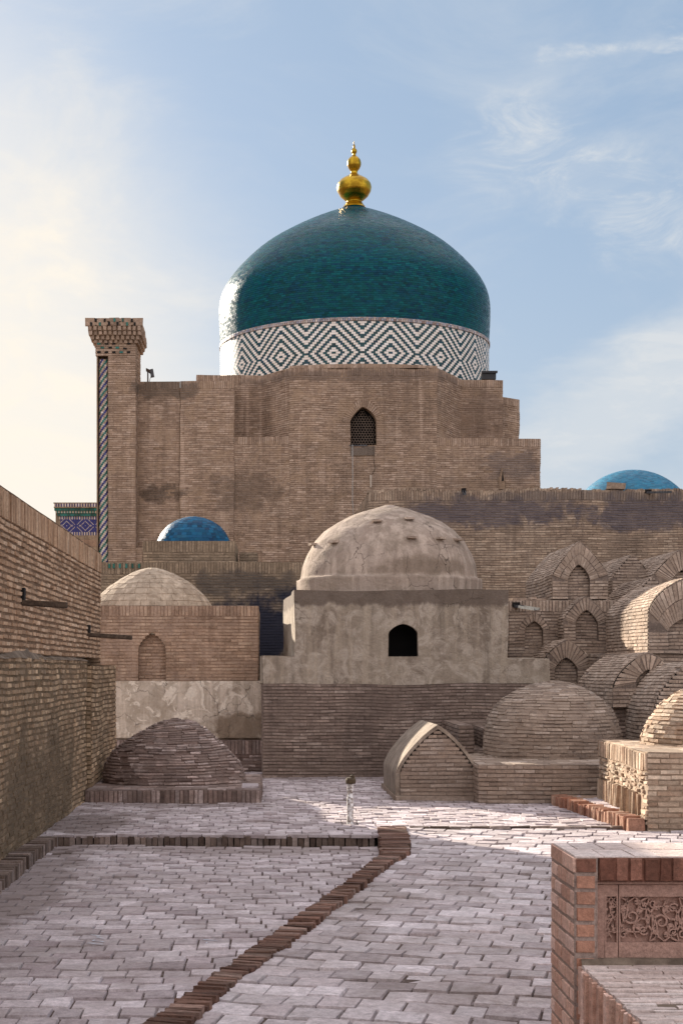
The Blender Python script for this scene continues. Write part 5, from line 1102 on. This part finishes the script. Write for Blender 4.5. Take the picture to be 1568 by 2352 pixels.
mb.add([(fX, fyN, fzt - .128), (xR, fyN, fzt - .128), (xR, fyN + .10, fzt - .128), (fX, fyN + .10, fzt - .128)], [[0, 1, 2, 3]], 2)
mb.add([(fX + .004, fyN + .004, fzt - .004), (xR, fyN + .004, fzt - .004), (xR, fyF, fzt - .004), (fX + .004, fyF, fzt - .004)], [[0, 1, 2, 3]], 1)
lay(mb, Plane((0, 0, fzt - .002), (1, 0, 0), (0, 1, 0)), fyN + .005, fyF, .328, .155, lambda v: [(fX + .005, xR)], .006, .010, inset=.004, mat=3, jit=.6)
mb.add([(fX + pw, fyN, .2), (fX + pw, fyN + .07, .2), (fX + pw, fyN + .07, fzt - .1), (fX + pw, fyN, fzt - .1)], [[0, 1, 2, 3]], 0)
mb.add([(fX, fyF, -.1), (xR, fyF, -.1), (xR, fyF, fzt), (fX, fyF, fzt)], [[3, 2, 1, 0]], 0)
mb.build('brick_body', [M_new, M_newm, M_newdark, M_newtop, M_pier], t, w=.006)
# recessed terracotta panel
PYR = fyN + .045; zP1 = Z(2034, fyN); zP0 = Z(2212, fyN); xp0 = fX + pw
mb = MB(); box(mb, xp0, xR, PYR + .03, PYR + .08, zP0 - .05, fzt - .1, 0); box(mb, xp0, X(1391, fyN), PYR - .012, PYR + .03, zP0, zP1 + .0, 0, .002); box(mb, xp0 + .005, xR, PYR - .022, PYR + .03, zP1 + .006, zP1 + .034, 0, .002)
edges = [X(1391, fyN), X(1423, fyN)] + [X(1423, fyN) + .487 * i for i in range(1, 6)]
zt2, zt1 = Z(2062, fyN), Z(2168, fyN)
for a, b in zip(edges[:-1], edges[1:]):
    box(mb, a + .002, b - .002, PYR - .005, PYR + .03, zt2, zP1, 0, .001); box(mb, a + .002, b - .002, PYR - .005, PYR + .03, zP0 + .01, zt1, 0, .001); box(mb, a + .002, a + .010, PYR - .005, PYR + .03, zt1, zt2, 0); box(mb, b - .010, b - .002, PYR - .005, PYR + .03, zt1, zt2, 0)
panel = mb.build('carved_panel', [M_terra], t)
mb = MB()
def strip(pts, w, d=.016):
    pts = np.array(pts, float); n = len(pts); tg = np.gradient(pts, axis=0); tg /= np.linalg.norm(tg, axis=1)[:, None] + 1e-9; nm = np.stack([-tg[:, 1], tg[:, 0]], 1); w = np.asarray(w)[:, None] if np.ndim(w) else w
    yb, yf = PYR + .032, PYR + .032 - d - .012
    def r3(q, y): return np.stack([q[:, 0], np.full(n, y), q[:, 1]], 1)
    q = [r3(pts + nm * w, yb), r3(pts + nm * w * .8, yf + .003), r3(pts + nm * w * .45, yf), r3(pts - nm * w * .45, yf), r3(pts - nm * w * .8, yf + .003), r3(pts - nm * w, yb)]
    P = np.concatenate(q); i = np.arange(n - 1); f = np.concatenate([np.stack([k * n + i, k * n + i + 1, (k + 1) * n + i + 1, (k + 1) * n + i], 1) for k in range(5)]); mb.add(P, f, 0, None, False)
def curl(x, z, a0, r, turn, n=22, w=.006):
    """stem that grows from (x,z) in direction a0 and winds into a spiral"""
    s = np.linspace(0, 1, n); an = a0 + turn * s ** 1.35; st = r * (1.15 - .95 * s) * 2.0 / n * 2.2; px = x + np.cumsum(np.cos(an) * st); pz_ = z + np.cumsum(np.sin(an) * st)
    strip(np.stack([px, pz_], 1), w * (1.15 - .55 * s) * (1 + .6 * np.exp(-((s - .98) / .05) ** 2))); return px[-1], pz_[-1], px[n // 2], pz_[n // 2]
def leaf(x, z, a, l, w=.011):
    s = np.linspace(0, 1, 9); c = .25 * np.sin(s * 3); strip(np.stack([x + np.cos(a + c) * l * s, z + np.sin(a + c) * l * s], 1), w * np.sin(np.pi * (s * .85 + .1)) + .0015, .014)
H_ = zt2 - zt1; r2 = random.Random(5)
def arc(x0, z0, x1, z1, bow, w=.0062, n=16):
    s = np.linspace(0, 1, n); dx, dz = x1 - x0, z1 - z0; bx, bz = -dz * bow, dx * bow; k = np.sin(np.pi * s)
    strip(np.stack([x0 + dx * s + bx * k, z0 + dz * s + bz * k], 1), w * (.75 + .5 * k))
def volute(x, z, r, a0, turns, w=.0075, n=30):
    s = np.linspace(0, 1, n); an = a0 + turns * 2 * np.pi * s; rr = r * (1 - .80 * s); strip(np.stack([x + rr * np.cos(an), z + rr * np.sin(an)], 1), w * (1.05 - .35 * s) * (1 + .7 * np.exp(-((s - 1) / .06) ** 2)))
for a, b in zip(edges[:-1], edges[1:]):
    W_ = b - a - .02; nc2 = max(1, int(round(W_ / .155))); cw_ = W_ / nc2
    for c in range(nc2):
        xl = a + .01 + cw_ * c; xm = xl + cw_ / 2; g = 1 if c % 2 == 0 else -1; zc_ = (zt1 + zt2) / 2
        P_ = lambda fx, fz: (xl + cw_ * fx, zc_ + g * H_ * (fz - .5))
        narrow = cw_ < .1; rs = .5 if narrow else 1
        x_, z_ = P_(.40, .56); volute(x_, z_, .044 * rs, g * 2.6, g * 1.35)
        x_, z_ = P_(.80, .26); volute(x_, z_, .026 * rs, g * -.5, -g * 1.2, .006)
        x_, z_ = P_(.82, .80); volute(x_, z_, .024 * rs, g * 3.0, g * 1.2, .006)
        x_, z_ = P_(.12, .16); volute(x_, z_, .022 * rs, g * 1.0, g * 1.1, .0055)
        for q in (((0, .02), (.5, .98), .22), ((.5, .98), (1, .02), .22), ((0, .5), (.45, .22), -.25), ((.45, .22), (1, .5), -.25), ((0, .98), (.30, .74), .2), ((.62, .70), (1, .98), .2), ((.10, .40), (.20, .95), -.12), ((.55, .10), (.72, .52), .25), ((.66, .52), (.95, .62), -.3)):
            x0_, z0_ = P_(*q[0]); x1_, z1_ = P_(*q[1]); arc(x0_, z0_, x1_, z1_, q[2] * g, .0058 * (rs + .3 if narrow else 1))
        for fx, fz, an, l in ((.52, .36, -.9, .040), (.60, .62, .5, .042), (.22, .70, 2.3, .036), (.90, .46, .9, .034), (.30, .30, -2.2, .036), (.50, .86, -.4, .034)):
            x_, z_ = P_(fx, fz); leaf(x_, z_, an * g, l * rs, .013 * rs); leaf(x_, z_, (an + .8) * g, l * .7 * rs, .010 * rs)
v = np.concatenate(mb.v); 
for arr in mb.v:
    arr[:, 2] = np.clip(arr[:, 2], zt1 - .003, zt2 + .003)
mb.build('scroll_relief', [M_terra], panel)
# step in front with bricks on edge
zs_ = Z(2216, fyN); sX = X(1332, fyN) - .0; mb = MB(); y0s = 5.6
uu, vv = np.meshgrid(np.linspace(sX, xR, 70), np.linspace(y0s, fyN + .06, 70)); P = np.stack([uu, vv, zs_ + 0 * uu], -1).reshape(-1, 3); Q = P.copy(); Q[:, 0] *= .35
P[:, 2] += vnoise(Q, 9, 3) * .010 + vnoise(Q, 28, 4) * .006 + np.where(P[:, 1] > fyN - .02, .03, 0); i, j = np.meshgrid(np.arange(69), np.arange(69)); a = (j * 70 + i).ravel(); mb.add(P, np.stack([a, a + 1, a + 71, a + 70], 1), 3, None, True)
lay(mb, Plane((0, 0, zs_ + .002), (1, 0, 0), (0, 1, 0)), y0s, fyN - .03, .062, .27, lambda v: [(sX - .004, xR)], .007, .008, inset=.004, mat=4, jit=1.2, drop=.02)
Ml2 = Plane((sX, fyN, 0), (0, -1, 0)); backing(mb, Ml2, 0, fyN - y0s, -.1, lambda u: zs_ - .004, [], n=-.012)
lay(mb, Ml2, zs_ - .26, zs_ + .004, .26, .066, lambda v: [(0, fyN - y0s)], .016, .016, bond=False, mat=0, jit=1.2, inset=.004); lay(mb, Ml2, zs_ - .6, zs_ - .26, .085, .25, lambda v: [(0, fyN - y0s)], .01, .016, mat=0)
mb.build('step', [M_new, M_newm, M_newdark, M_soil, M_newtop], t, w=.008)

for o in list(bpy.data.objects):
    if '_w' in o: del o['_w']
